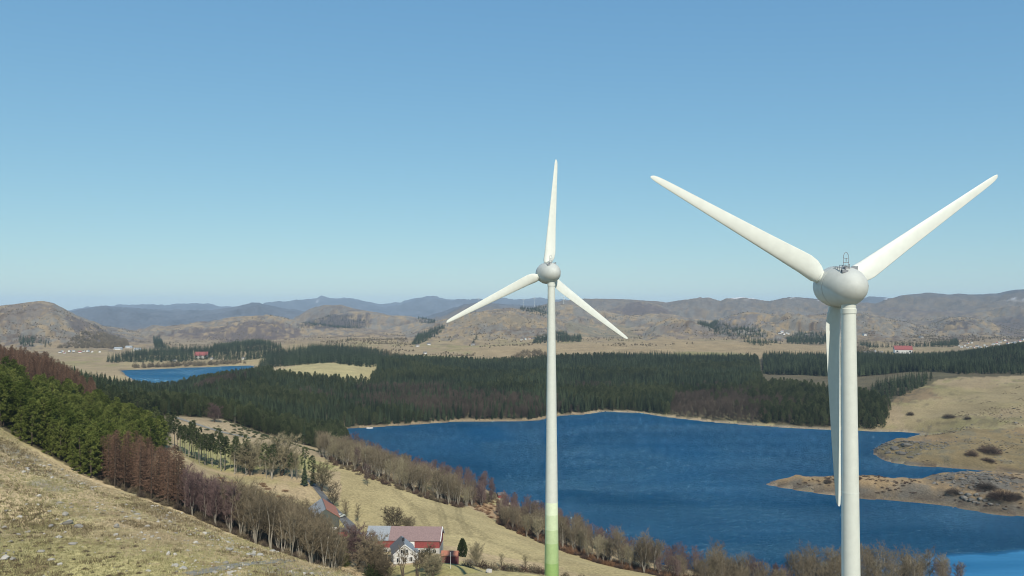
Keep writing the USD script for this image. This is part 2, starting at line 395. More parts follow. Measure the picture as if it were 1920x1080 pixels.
tf = np.vstack([tf, np.stack([k * nr, ((k + 1) % na) * nr, np.full(na, centre)], 1)])
# orient upwards
n = np.cross(tv[tf[:, 1]] - tv[tf[:, 0]], tv[tf[:, 2]] - tv[tf[:, 0]])
tf[n[:, 2] < 0] = tf[n[:, 2] < 0][:, ::-1]

# what grows on it, with some shade and distance blue painted into the hills
X, Y, Z = tv.T
U, DD, AW, R = angles(X, Y)
gz = np.gradient(TZ, axis=1) / np.gradient(RR, axis=1)
ga = np.gradient(TZ, axis=0) / np.maximum(np.gradient(AZ, axis=0) * RR, 1e-3)
slope = np.append(np.hypot(gz, ga).ravel(), 0)
S = sdf_i(np.stack([X, Y], -1))
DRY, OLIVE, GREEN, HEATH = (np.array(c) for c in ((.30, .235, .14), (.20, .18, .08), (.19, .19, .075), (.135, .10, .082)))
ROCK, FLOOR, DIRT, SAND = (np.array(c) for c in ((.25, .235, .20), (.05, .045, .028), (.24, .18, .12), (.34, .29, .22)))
SNOW = np.array((.85, .87, .9))


def mixin(col, new, w):
    return col * (1 - w[:, None]) + new * w[:, None]


n_big, n_mid, n_fine = fbm2(X, Y, 260, 4, 31), fbm2(X, Y, 60, 4, 32), fbm2(X, Y, 9, 4, 33)
n_rel = meshkit.fbm(np.stack([U / 26, np.log(DD) * 26, np.full_like(U, 3.0)], -1), 4, 34)
col = np.tile(DRY, (len(X), 1)) * (.82 + .36 * n_mid)[:, None]
col = mixin(col, OLIVE * (.9 + .4 * n_fine)[:, None], sstep(.47, .62, .6 * n_mid + .4 * n_fine) * .75 * (R < 2500))
far = sstep(1700, 2300, R)
n_rel2 = meshkit.fbm(np.stack([U / 9, np.log(DD) * 60, np.full_like(U, 9.0)], -1), 3, 35)
col = mixin(col, np.array((.215, .163, .098)), far * .9)
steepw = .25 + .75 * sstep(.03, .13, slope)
mid_ = sstep(1150, 1500, R) * (1 - far)
col = col * (1 - .25 * mid_)[:, None]
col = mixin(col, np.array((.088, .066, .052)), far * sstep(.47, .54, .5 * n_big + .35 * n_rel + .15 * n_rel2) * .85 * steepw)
n_rel3 = meshkit.fbm(np.stack([U / 4.5, np.log(DD) * 110, np.full_like(U, 15.0)], -1), 3, 37)
col = mixin(col, np.array((.055, .045, .042)), far * (R < 6000) * sstep(.55, .66, .7 * n_rel3 + .3 * n_rel) * .4)
col = mixin(col, np.array((.25, .20, .135)), far * (R < 6000) * sstep(.57, .66, n_rel) * .5)
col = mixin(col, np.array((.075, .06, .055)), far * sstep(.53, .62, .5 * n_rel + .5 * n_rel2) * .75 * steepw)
col = mixin(col, ROCK * .62, far * sstep(.10, .30, slope) * sstep(.38, .52, n_rel2) * .85)
PU, PV = project(X, Y, Z)
for corners, y0_, y1_, colour, w_ in (  # heath, rock and grass tones; dark left-facing slopes also carry painted shade
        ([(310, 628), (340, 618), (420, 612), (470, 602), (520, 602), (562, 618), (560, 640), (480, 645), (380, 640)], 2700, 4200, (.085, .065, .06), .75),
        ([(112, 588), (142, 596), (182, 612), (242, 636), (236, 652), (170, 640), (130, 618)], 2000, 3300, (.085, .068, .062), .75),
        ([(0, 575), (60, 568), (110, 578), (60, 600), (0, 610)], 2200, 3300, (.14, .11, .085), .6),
        ([(550, 610), (620, 590), (690, 587), (702, 600), (680, 616), (560, 616)], 3400, 5000, (.07, .058, .056), .85),  # dark wooded slope, shade of its left side painted in as well
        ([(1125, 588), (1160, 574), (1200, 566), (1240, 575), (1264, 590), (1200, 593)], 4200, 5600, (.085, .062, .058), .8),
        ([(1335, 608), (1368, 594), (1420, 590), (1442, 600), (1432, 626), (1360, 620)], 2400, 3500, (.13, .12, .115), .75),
        ([(1750, 620), (1788, 598), (1832, 602), (1806, 622), (1738, 642)], 2700, 3900, (.075, .062, .058), .75),  # shade of the left-facing slope put into the heath colour
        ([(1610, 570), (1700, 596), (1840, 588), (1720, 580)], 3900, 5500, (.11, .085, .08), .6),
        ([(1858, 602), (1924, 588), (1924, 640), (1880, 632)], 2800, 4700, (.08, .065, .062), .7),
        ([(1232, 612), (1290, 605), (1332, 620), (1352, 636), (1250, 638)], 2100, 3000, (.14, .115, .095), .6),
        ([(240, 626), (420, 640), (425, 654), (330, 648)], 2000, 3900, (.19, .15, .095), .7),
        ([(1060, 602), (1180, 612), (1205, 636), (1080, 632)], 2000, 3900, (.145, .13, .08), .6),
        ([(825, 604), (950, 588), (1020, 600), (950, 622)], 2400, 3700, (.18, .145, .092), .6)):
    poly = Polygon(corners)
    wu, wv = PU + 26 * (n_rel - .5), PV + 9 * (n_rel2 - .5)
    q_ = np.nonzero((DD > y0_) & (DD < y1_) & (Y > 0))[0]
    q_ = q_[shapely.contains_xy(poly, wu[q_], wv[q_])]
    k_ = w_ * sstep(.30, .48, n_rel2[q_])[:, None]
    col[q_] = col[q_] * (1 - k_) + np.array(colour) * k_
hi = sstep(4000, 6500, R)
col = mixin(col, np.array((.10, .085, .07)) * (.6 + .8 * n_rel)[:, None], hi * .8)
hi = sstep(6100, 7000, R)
col = mixin(col, np.array((.072, .082, .098)) * (.6 + .8 * n_rel)[:, None], hi * .85)  # blue of distance haze painted into the farthest ridges
snow = sstep(4800, 5600, R) * sstep(120, 190, Z) * sstep(.65, .70, .6 * fbm2(X, Y, 420, 4, 36) + .4 * n_rel)
col = mixin(col, SNOW, snow)


def patch(poly, colour, w=1.0, edge=0.0, jitter=0.0):
    global col
    jx, jy = (n_mid - .5) * jitter, (n_fine - .5) * jitter
    px, py = X + jx * 2, Y + jy * 2
    x0, y0, x1, y1 = poly.bounds
    s = np.nonzero((px > x0) & (px < x1) & (py > y0) & (py < y1))[0]
    s = s[shapely.contains_xy(poly, px[s], py[s])]
    col[s] = col[s] * (1 - w) + np.asarray(colour) * w * (.88 + .24 * n_fine[s] + .2 * (n_mid[s] - .5))[:, None]


patch(plan([(880, 1430), (1150, 1400), (1420, 1380), (1560, 1420), (1560, 1900), (1100, 1930), (900, 1800)]), (.225, .172, .10), .9, jitter=30)
patch(plan([(1230, 1420), (1420, 1420), (1400, 1560), (1260, 1540)]), GREEN * .8, .6, jitter=40)
patch(plan([(320, 350), (450, 352), (600, 380), (640, 410), (520, 432), (340, 420)]), (.215, .205, .085), .9, jitter=6)
patch(plan([(330, 425), (620, 435), (660, 545), (430, 520), (310, 500)]), (.25, .2, .125), .8, jitter=8)
patch(plan([(640, 330), (700, 285), (880, 275), (1100, 268), (1300, 262), (1220, 300), (1060, 322), (930, 365), (860, 398), (700, 412), (640, 420)]), (.27, .225, .115), .92, jitter=3)
patch(plan([(880, 398), (960, 352), (1010, 350), (940, 420)]), (.28, .185, .105), .8, jitter=12)
patch(plan([(480, 985), (600, 980), (700, 985), (722, 1210), (600, 1220), (480, 1100)]), (.27, .235, .12), .9, jitter=20)
patch(plan([(230, 1380), (500, 1390), (500, 1500), (230, 1490)]), (.235, .19, .105), .9, jitter=20)
patch(plan([(1700, 660), (1740, 655), (1860, 700), (1920, 720), (2100, 730), (2100, 830), (1750, 830), (1680, 740)]), (.27, .22, .115), .6, jitter=20)
patch(plan([(1500, 780), (1760, 770), (1760, 830), (1600, 900)]), (.2, .13, .08), .6, jitter=20)
patch(plan([(690, 135), (1300, 130), (1300, 150), (690, 150)]), (.21, .2, .075), .55, jitter=6)
patch(plan([(700, 205), (930, 205), (930, 228), (860, 236), (700, 228)]), (.24, .22, .085), .8, jitter=6)
# the stony grass slope at the lower left: greener towards its foot, greyer where stones and heather show
for track in ([(836, 1002), (829, 968), (818, 940), (800, 925)], [(812, 1000), (790, 968), (764, 940), (741, 920)], [(880, 1000), (862, 972), (858, 950), (868, 935)], [(915, 1010), (880, 985), (840, 968), (790, 955)], [(1000, 1050), (960, 1030), (910, 1012), (860, 1000)]):
    line = shapely.LineString([at(u_, v_, 230, 480)[:2] for u_, v_ in track])
    near = np.nonzero((DD > 250) & (DD < 430) & (np.abs(X + 20) < 90))[0]
    dist = shapely.distance(line, shapely.points(X[near], Y[near]))
    col[near] = col[near] * (1 - .22 * sstep(1.0, .4, np.abs(dist - .9)))[:, None]
slope_w = (R < 235) & (U < 720) & (DD > 30)
wgreen = sstep(150, 108, DD) * sstep(.38, .58, n_mid) * slope_w
col = mixin(col, OLIVE * (.85 + .5 * n_fine)[:, None], wgreen * .65)
col = col * (1 + .22 * slope_w)[:, None]
n_clump = fbm2(X, Y, 4.0, 3, 41)
col = mixin(col, (ROCK * .82) * (.8 + .5 * n_clump)[:, None], slope_w * sstep(.56, .66, .55 * n_fine + .45 * fbm2(X, Y, 34, 3, 42)) * .85)
col = mixin(col, np.array((.15, .11, .06)), slope_w * sstep(.56, .70, n_clump) * .65)
col = mixin(col, np.array((.17, .11, .07)), slope_w * sstep(.58, .68, .6 * fbm2(X, Y, 20, 3, 44) + .4 * n_clump) * .6)
col = col * (1 + slope_w[:, None] * .5 * (fbm2(X, Y, 1.6, 3, 45) - .5)[:, None])
shorew = ((S > -8) & (S < 5.5)) * sstep(6.5, 1.5, np.abs(S))
col = mixin(col, SAND * (.25 + .75 * n_clump)[:, None], shorew * sstep(.35, .6, n_mid + .3 * (n_clump - .5)) * .75)
col = mixin(col, np.array((.11, .09, .06)), shorew * sstep(.55, .4, n_mid) * .7)
spitw = (((Y > 380) & (Y < 500) & (X > 130)) | ((Y > 490) & (Y < 640) & (X > 220))) & (S > 0) & (R < 900)
col = mixin(col, np.array((.235, .165, .088)) * (.72 + .56 * n_fine)[:, None], spitw * .9)
col = mixin(col, ROCK * .45, spitw * sstep(.4, .75, slope) * .9)
col = mixin(col, np.array((.085, .068, .05)), spitw * sstep(4.5, 1.5, S) * .85)
col = mixin(col, ROCK * .45, spitw * sstep(.55, .66, n_fine) * .7)
for ku, kv, kd, kr in ((1835, 925, 447, 24.0), (1690, 845, 572, 22.0)):
    kx, ky = unproject(ku, kv, kd)[:2]
    w_ = np.exp(-((X - kx) ** 2 + (Y - ky) ** 2) / kr ** 2) * spitw
    col = mixin(col, np.array((.085, .07, .052)), np.clip(w_ * 1.8, 0, 1) * sstep(.42, .52, n_clump) * .85)
    col = mixin(col, ROCK * .5, np.clip(w_ * 1.8, 0, 1) * sstep(.52, .60, n_fine) * .8)
headw = (Y > 500) & (Y < 900) & (X > 230) & (S > 3) & (R < 1100)
col = mixin(col, np.array((.13, .105, .07)), headw * sstep(.54, .64, .5 * n_mid + .5 * n_clump) * .7)
col = mixin(col, OLIVE, headw * sstep(.5, .62, fbm2(X, Y, 90, 3, 43)) * .3)
col = col * (1 - .18 * headw)[:, None]
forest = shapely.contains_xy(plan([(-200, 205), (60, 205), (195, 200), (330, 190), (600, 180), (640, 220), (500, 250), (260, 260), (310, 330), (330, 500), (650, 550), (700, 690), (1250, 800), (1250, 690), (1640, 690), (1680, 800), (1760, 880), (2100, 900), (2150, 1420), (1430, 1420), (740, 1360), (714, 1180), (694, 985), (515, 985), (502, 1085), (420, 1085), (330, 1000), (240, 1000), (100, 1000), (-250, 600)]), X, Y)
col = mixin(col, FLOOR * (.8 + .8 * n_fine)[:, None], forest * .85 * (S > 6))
col = np.clip(col, 0, 1)

M = {}


def look(name, nodes, links, surface='p.BSDF', volume=None):
    M[name] = usdkit.material(stage, f'/World/Looks/{name}', nodes, links, surface=surface, volume=volume)
    return M[name]


look('land', {
    'a': ('attribute', {'attribute': 'cover'}), 'g': ('geometry', {}),
    'n1': ('noise_texture', {'scale': .9, 'detail': 5.0, 'roughness': .65}), 'n2': ('noise_texture', {'scale': .035, 'detail': 6.0, 'roughness': .62}),
    'r1': ('map_range', {'from_min': .3, 'from_max': .7, 'to_min': .68, 'to_max': 1.3, 'clamp': False}),
    'r2': ('map_range', {'from_min': .3, 'from_max': .7, 'to_min': .8, 'to_max': 1.2, 'clamp': False}),
    'm1': ('mix', {'mix_type': 'multiply', 'fac': 1.0}), 'm2': ('mix', {'mix_type': 'multiply', 'fac': 1.0}),
    'b': ('bump', {'strength': .6, 'distance': .35}), 'p': ('principled_bsdf', {'roughness': .95, 'specular_ior_level': .1, 'diffuse_roughness': .8})},
    [('g.position', 'n1.vector'), ('g.position', 'n2.vector'), ('n1.fac', 'r1.value'), ('n2.fac', 'r2.value'), ('a.color', 'm1.color1'), ('r1.result', 'm1.color2'), ('m1.color', 'm2.color1'), ('r2.result', 'm2.color2'), ('m2.color', 'p.base_color'), ('n1.fac', 'b.height'), ('b.normal', 'p.normal')])
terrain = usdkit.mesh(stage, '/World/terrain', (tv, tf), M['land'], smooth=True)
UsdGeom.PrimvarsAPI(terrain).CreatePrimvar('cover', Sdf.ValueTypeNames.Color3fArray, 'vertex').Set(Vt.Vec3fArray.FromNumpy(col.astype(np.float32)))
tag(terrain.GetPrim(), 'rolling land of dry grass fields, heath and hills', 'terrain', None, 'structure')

# ------------------------------------------------------------------ water
calm = unproject(1830, 1066, 322)
def water(name, mirror, body):
    look(name, {
        'g': ('geometry', {}),
        'map': ('mapping', {'scale': (1.0, 1.6, 1.0), 'rotation': (0, 0, .35)}),
        'n1': ('noise_texture', {'scale': .26, 'detail': 6.0, 'roughness': .66}),
        'n2': ('noise_texture', {'scale': .013, 'detail': 3.0, 'roughness': .5}),
        'r2': ('map_range', {'from_min': .35, 'from_max': .65, 'to_min': .82, 'to_max': 1.1, 'clamp': True}),
        'sep': ('separate_xyz', {}),
        'nw': ('noise_texture', {'scale': .03, 'detail': 4.0, 'roughness': .6}),
        'wob': ('math', {'math_type': 'multiply_add', 'value2': 16.0}),
        'lx': ('math', {'math_type': 'multiply_add', 'value2': -.2}), 'spec': ('map_range', {'from_min': 0.0, 'from_max': 1.0, 'to_min': .42, 'to_max': mirror, 'clamp': True}),
        'edge': ('map_range', {'from_min': 301.0 + 8, 'from_max': 306.0 + 8, 'to_min': .04, 'to_max': 1.0, 'clamp': True}),
        'edgex': ('map_range', {'from_min': 128.0, 'from_max': 150.0, 'to_min': 1.0, 'to_max': 0.0, 'clamp': True}),
        'mx': ('math', {'math_type': 'maximum'}),
        'lane': ('noise_texture', {'scale': 1.0, 'detail': 4.0, 'roughness': .55}), 'lmap': ('mapping', {'scale': (.006, .028, 1.0), 'rotation': (0, 0, -.25)}), 'lr': ('map_range', {'from_min': .35, 'from_max': .68, 'to_min': .55, 'to_max': 2.1, 'clamp': True}), 'lm': ('math', {'math_type': 'multiply'}),
        'str': ('math', {'math_type': 'multiply'}),
        'b': ('bump', {'strength': 1.0, 'distance': 6.5}),
        'd': ('diffuse_bsdf', {'color': body}), 'gl': ('glossy_bsdf', {'color': (.50, .86, 1.0), 'roughness': .16, 'distribution': 'ggx'}), 'p': ('mix_closure', {})},
        [('g.position', 'map.vector'), ('map.vector', 'n1.vector'), ('g.position', 'n2.vector'), ('n2.fac', 'r2.value'), ('g.position', 'sep.vector'), ('g.position', 'nw.vector'), ('nw.fac', 'wob.value1'), ('sep.x', 'lx.value1'), ('sep.y', 'lx.value3'), ('lx.value', 'wob.value3'),
         ('wob.value', 'edge.value'), ('sep.x', 'edgex.value'), ('edge.result', 'mx.value1'), ('edgex.result', 'mx.value2'), ('mx.value', 'str.value1'), ('r2.result', 'str.value2'), ('str.value', 'b.strength'), ('n1.fac', 'b.height'), ('b.normal', 'd.normal'), ('b.normal', 'gl.normal'), ('mx.value', 'spec.value'), ('g.position', 'lmap.vector'), ('lmap.vector', 'lane.vector'), ('lane.fac', 'lr.value'), ('lr.result', 'lm.value1'), ('spec.result', 'lm.value2'), ('lm.value', 'p.fac'), ('d.BSDF', 'p.closure1'), ('gl.BSDF', 'p.closure2')], surface='p.closure')


water('water', .07, (.002, .082, .185))
water('water_far', .22, (.004, .10, .21))


def sheet(poly, z=0.0):
    v, f = trimesh.creation.triangulate_polygon(poly, engine='earcut')
    return np.column_stack([v, np.full(len(v), z)]), f


struct('lake', sheet(lake.buffer(14)), M['water'], 'wide deep blue lake with wind ripples in front of the dark forest', 'lake')
struct('lake', sheet(lake2.buffer(14)), M['water_far'], 'small far blue lake behind the trees at the left', 'lake')

# ------------------------------------------------------------------ haze
look('air', {'v': ('principled_volume', {'color': (.70, .86, 1.0), 'density': 5.0e-5, 'anisotropy': .0})}, [], surface=None, volume='v.volume')
hz = part('haze', trimesh.creation.box(bounds=[(-17500, -17500, -150), (17500, 17500, 268)]), M['air'], None)
tag(hz, 'thin blue haze over the distant hills', 'haze', None, 'stuff')

# ------------------------------------------------------------------ wind turbines
def paint(name, colour, rough=.45, var=.06, scale=1.5, bump=0.0):
    dark = tuple(c * (1 - 2 * var) for c in colour)
    lite = tuple(min(1, c * (1 + var)) for c in colour)
    nodes = {'g': ('geometry', {}), 'n': ('noise_texture', {'scale': scale, 'detail': 5.0, 'roughness': .6}), 'r': ('rgb_ramp', {'ramp': [(.3, dark), (.7, lite)]}), 'p': ('principled_bsdf', {'roughness': rough})}
    links = [('g.position', 'n.vector'), ('n.fac', 'r.fac'), ('r.color', 'p.base_color')]
    if bump:
        nodes['b'] = ('bump', {'strength': bump, 'distance': .05})
        links += [('n.fac', 'b.height'), ('b.normal', 'p.normal')]
    return look(name, nodes, links)


paint('turbine_white', (.56, .575, .50), .55, .03)
paint('blade_white', (.64, .655, .58), .5, .03)
paint('nacelle_grey', (.47, .485, .44), .65, .04)
paint('ring_grey', (.46, .475, .43), .45, .06)
paint('seam_grey', (.58, .60, .53), .5, .05)
paint('fitting_grey', (.22, .23, .24), .5, .06)
paint('band_1', (.66, .72, .50), .5, .05)
paint('band_2', (.54, .62, .38), .5, .05)
paint('band_3', (.43, .52, .28), .5, .05)
paint('band_4', (.35, .46, .20), .5, .05)
paint('band_5', (.27, .40, .13), .5, .05)


def blade_mesh(Rr=20.0):
    st = np.array([.9, 1.35, 1.7, 2.2, 2.8, 3.6, 4.6, 6, 8, 10, 12, 14, 16, 17.6, 18.8, 19.4, 19.75, 19.95, 20.0]) * Rr / 20
    ch = np.array([.95, .95, 1.15, 1.62, 1.84, 1.88, 1.80, 1.66, 1.48, 1.32, 1.16, 1.00, .84, .71, .60, .50, .38, .2, .05])
    tk = np.array([.95, .95, .92, .85, .74, .62, .50, .40, .32, .27, .22, .18, .15, .12, .09, .07, .05, .03, .01])
    be = np.radians(np.interp(st, [1, 3, 8, 14, 20], [24, 20, 11, 6, 3]))
    n = 20
    th = np.arange(n) * 2 * np.pi / n
    rings = []
    for s, c, t, b in zip(st, ch, tk, be):
        rnd = np.interp(s, [1.2, 3.0], [1, 0])
        ax = np.interp(s, [1.2, 3.2], [.5, .30])                    # pitch axis from the leading edge
        q = (1 - np.cos(th)) / 2                                     # 0 leading, 1 trailing
        half = np.sqrt(np.clip(q, 0, 1)) * (1 - q) * 1.28 * (1 - rnd) + rnd * np.sqrt(np.clip(q * (1 - q), 0, 1))
        h = np.sign(np.sin(th)) * half * t * (1 if rnd == 1 else 1)
        cpos = (ax - q) * c                                          # + towards the leading edge
        pre = .0
        rings.append(np.stack([np.full(n, s), cpos * np.cos(b) - h * np.sin(b), cpos * np.sin(b) + h * np.cos(b) + pre], 1))
    v = np.vstack(rings)
    f = []
    k = np.arange(n)
    j = (k + 1) % n
    for i in range(len(st) - 1):
        f += [np.stack([i * n + k, i * n + j, i * n + n + j], 1), np.stack([i * n + k, i * n + n + j, i * n + n + k], 1)]
    f.append(np.stack([np.full(n - 2, (len(st) - 1) * n), (len(st) - 1) * n + np.arange(1, n - 1), (len(st) - 1) * n + np.arange(2, n)], 1))
    m = trimesh.Trimesh(v, np.vstack(f), process=False)
    m.fix_normals()
    return m


def frame(e1, e2, a, origin=(0, 0, 0)):
    T = np.eye(4)
    T[:3, 0], T[:3, 1], T[:3, 2], T[:3, 3] = e1, e2, a, origin
    return T


def moved(m, T):
    m = m.copy()
    m.apply_transform(T)
    return m


def turbine(label, loc, hub_z, yaw, phase, taper, bands, detail=True, tilt=.0, cone=0.0, group=None):
    """loc: foot of the tower. The rotor is on the far side, yaw turns its axis left of +y."""
    t = thing('wind_turbine', label, 'wind turbine', loc, 0, group=group)
    H = hub_z - loc[2]
    a = np.array([-math.sin(yaw) * math.cos(tilt), math.cos(yaw) * math.cos(tilt), math.sin(tilt)])
    e1 = np.array([math.cos(yaw), math.sin(yaw), 0])
    e2 = np.cross(e1, a)
    hub = np.array([0, 0, H])
    rad = lambda z: .60 + taper * (H - 1.4 - z)
    ns = 40 if detail else 10
    cuts = [0] + list(bands) + ([(bands[-1] if bands else 0) + (H - 2.35 - (bands[-1] if bands else 0)) * q for q in (.34, .68)] if detail else []) + [H - 2.35]
    for i in range(len(cuts) - 1):
        z0, z1 = cuts[i], cuts[i + 1] - (.0 if i == len(cuts) - 2 else .0)
        mat = M[f'band_{5 - i}'] if bands and i < 5 else M['turbine_white']
        if detail and i and (not bands or i > 5):
            part('tower_flange', lathe([(z0 - .06, rad(z0) - .02), (z0 - .05, rad(z0) + .012), (z0 + .05, rad(z0) + .012), (z0 + .06, rad(z0) - .02)], ns), M['seam_grey'], t, smooth=40)
        zs = np.linspace(z0, z1, 9)
        part('tower_section', lathe([(z, rad(z)) for z in zs], ns), mat, t, smooth=40, label='white length of the tower' if bands and i >= 5 else None)
    part('tower_collar', lathe([(H - 2.35, 0), (H - 2.35, rad(H - 2.3) + .05), (H - 1.95, rad(H - 2) + .07), (H - 1.9, rad(H - 2) + .0), (H - 1.2, .66), (H - .9, .7)], ns), M['turbine_white'], t, smooth=40)
    T = frame(a, e1, e2, hub)                                        # lathe runs along its first axis
    part('nacelle', moved(lathe([(-1.72, 0), (-1.68, .34), (-1.55, .68), (-1.3, 1.02), (-.95, 1.33), (-.5, 1.57), (.0, 1.72), (.5, 1.80), (.95, 1.83), (1.17, 1.82), (1.2, 1.79), (1.2, 1.5)], 48 if detail else 12, 'x'), T), M['nacelle_grey'], t, smooth=35)
    part('generator_ring', moved(lathe([(1.22, 1.4), (1.215, 1.81), (1.26, 1.84), (2.1, 1.84), (2.18, 1.80), (2.18, 1.4)], 48 if detail else 12, 'x'), T), M['ring_grey'], t, smooth=35)
    part('spinner', moved(lathe([(2.2, 1.4), (2.2, 1.77), (2.6, 1.70), (3.05, 1.55), (3.45, 1.15), (3.7, .7), (3.82, .3), (3.85, 0)], 48 if detail else 12, 'x'), T), M['nacelle_grey'], t, smooth=35)
    bm = blade_mesh()
    rotor = hub + a * 2.05
    for k in range(3):
        ph = phase + k * 2 * math.pi / 3
        rdir = math.cos(cone) * (math.cos(ph) * e1 + math.sin(ph) * e2) + math.sin(cone) * a
        tdir = -math.sin(ph) * e1 + math.cos(ph) * e2
        Tb = frame(rdir, tdir, np.cross(rdir, tdir), rotor)
        # the chord leans towards the rotor's upwind side: cos b * t + sin b * a
        if np.dot(np.cross(rdir, tdir), a) < 0:
            Tb = frame(rdir, tdir, -np.cross(rdir, tdir), rotor)
        b = part('blade', moved(bm, Tb), M['blade_white'], t, smooth=50)
        if detail:
            cuff = lathe([(1.72, .46), (1.72, .56), (1.95, .57), (2.0, .5)], 24, 'x')
            part('blade_cuff', moved(cuff, Tb), M['turbine_white'], b, smooth=35)
    if detail:
        top = hub + np.array([0, 0, 1.0])
        on = lambda s, w: hub + a * s + e1 * w + np.array([0, 0, math.sqrt(max(1.75 ** 2 - w * w, .1)) * (.98 if s > -.6 else .85)])
        m = MB()
        for w in (-.22, .30):
            base = on(.35, w)
            m.tube(base - [0, 0, .2], base + [0, 0, 1.05], .028, n=5)
        p0, p1 = on(.35, -.22) + [0, 0, 1.05], on(.35, .30) + [0, 0, 1.05]
        arc = [p0 + (p1 - p0) * s + np.array([0, 0, .32 * math.sin(math.pi * s)]) for s in np.linspace(0, 1, 8)]
        for q0, q1 in zip(arc[:-1], arc[1:]):
            m.tube(q0, q1, .026, n=5)
        m.tube(on(.35, -.22) + [0, 0, .45], on(.35, .30) + [0, 0, .45], .035, n=5)
        m.tube(on(.35, -.22) - [0, 0, .1], on(.35, -.22) - [0, 0, .1] - a * .6 - e1 * .3, .025, n=5)
        mast = part('weather_mast', m.mesh(), M['fitting_grey'], t)
        m = MB()
        c = on(.35, .05) + [0, 0, .5]
        m.tube(c, c + [0, 0, .28], .03, n=5)
        m.tube(c + [0, 0, .28] - e1 * .18, c + [0, 0, .28] + e1 * .18, .025, n=5)
        part('wind_vane', m.mesh(), M['fitting_grey'], mast)
        for s0, w0, s1, w1 in ((-.5, -1.0, .2, -.9), (.2, -.9, .8, -.85), (-.5, -.55, .5, -.5), (-.3, .75, .7, .8), (-.5, -1.0, -.5, -.2)):
            p, q = on(s0, w0) + [0, 0, .26], on(s1, w1) + [0, 0, .26]
            m = MB().tube(p, q, .028, n=5)
            for e in (p, q, (p + q) / 2):
                m.tube(e - [0, 0, .4], e, .022, n=5)
            part('roof_rail', m.mesh(), M['fitting_grey'], t)
        for s0, w0 in ((-.6, -.75), (-.2, -.35), (.0, .55)):
            b = trimesh.creation.box(extents=(.5, .34, .24))
            b.apply_translation(on(s0, w0))
            part('roof_hatch', b, M['fitting_grey'], t)


gR = ground(29.589, 70.36)
turbine('large near white wind turbine whose tower hides one hanging blade', (29.589, 70.359, gR - .3), 107.61, .1964, .5602, .0072, [], tilt=.0325, cone=.0)
gL = ground(6.72, 136.6)
zz = lambda v: unproject(1033, v, 136.6)[2] - (gL - .3)
turbine('white wind turbine with green bands at the tower foot', (6.72, 136.60, gL - .3), 111.5, .406, 1.479, .0122, [zz(1054), zz(1017), zz(992), zz(964), zz(941)], tilt=.0, cone=-.007)

# @@REST
# ------------------------------------------------------------------ plants: materials
def leafy(name, lo, hi, rough=.85, trans=0.0):
    nodes = {'o': ('object_info', {}), 'g': ('geometry', {}), 'n': ('noise_texture', {'scale': .016, 'detail': 3.0}), 'add': ('math', {'math_type': 'multiply_add', 'value2': .7}), 'isl': ('math', {'math_type': 'multiply_add', 'value2': .3}),
             'sub': ('math', {'math_type': 'subtract', 'value2': .5}), 'r': ('rgb_ramp', {'ramp': [(0, lo), (.5, tuple((a + b) / 2 for a, b in zip(lo, hi))), (1, hi)]}), 'p': ('principled_bsdf', {'roughness': rough, 'specular_ior_level': .12})}
    links = [('g.position', 'n.vector'), ('o.random', 'add.value1'), ('n.fac', 'add.value3'), ('g.random_per_island', 'isl.value1'), ('add.value', 'isl.value3'), ('isl.value', 'sub.value1'), ('sub.value', 'r.fac'), ('r.color', 'p.base_color')]
    if trans:
        nodes['t'] = ('translucent_bsdf', {})
        nodes['m'] = ('mix_closure', {'fac': trans})
        links += [('r.color', 't.color'), ('p.BSDF', 'm.closure1'), ('t.BSDF', 'm.closure2')]
        return look(name, nodes, links, surface='m.closure')
    return look(name, nodes, links)


leafy('spruce_green', (.013, .021, .010), (.072, .094, .046))
leafy('pine_green', (.070, .092, .018), (.235, .255, .066), trans=.28)
leafy('twig_dark', (.055, .043, .032), (.13, .10, .075))
leafy('dark_pine_green', (.032, .045, .018), (.105, .12, .05))
leafy('larch_brown', (.105, .062, .040), (.215, .130, .085))
leafy('twig_grey', (.155, .132, .075), (.33, .285, .175))
leafy('twig_purple', (0.1, 0.066, 0.06), (0.2, 0.135, 0.118))
leafy('twig_brown', (.11, .088, .056), (.25, .20, .125))
leafy('moss_green', (.06, .07, .02), (.15, .14, .05))
leafy('thuja_green', (.020, .032, .012), (.050, .062, .022))
leafy('grass_dry', (.27, .22, .125), (.50, .41, .25))
leafy('grass_olive', (.20, .185, .08), (.38, .335, .165))
leafy('heather', (.06, .04, .03), (.15, .10, .07))
leafy('bracken', (.16, .085, .045), (.28, .17, .09))
leafy('bark_pale', (.19, .17, .13), (.42, .38, .30))
leafy('grass_brown', (.11, .085, .045), (.22, .17, .095))
leafy('bark_dark', (.06, .047, .035), (.13, .10, .075))
leafy('stone_pale', (0.27, 0.25, 0.205), (0.54, 0.5, 0.43))
leafy('stone_dark', (.10, .092, .078), (.24, .22, .185))
leafy('stone_grey', (.17, .155, .125), (.36, .335, .285))


def fan(g, base, dirs, lengths, widths, mb):
    """Thin triangles: bases at base, pointing along dirs."""
    n = len(base)
    side = np.cross(dirs, g.normal(size=(n, 3)))
    side /= np.maximum(np.linalg.norm(side, axis=1, keepdims=True), 1e-6)
    v = np.empty((n, 3, 3))
    v[:, 0], v[:, 1], v[:, 2] = base - side * widths[:, None] / 2, base + side * widths[:, None] / 2, base + dirs * lengths[:, None]
    mb.add(v.reshape(-1, 3), np.arange(n * 3).reshape(-1, 3))


def unit(v):
    return v / np.maximum(np.linalg.norm(v, axis=-1, keepdims=True), 1e-9)


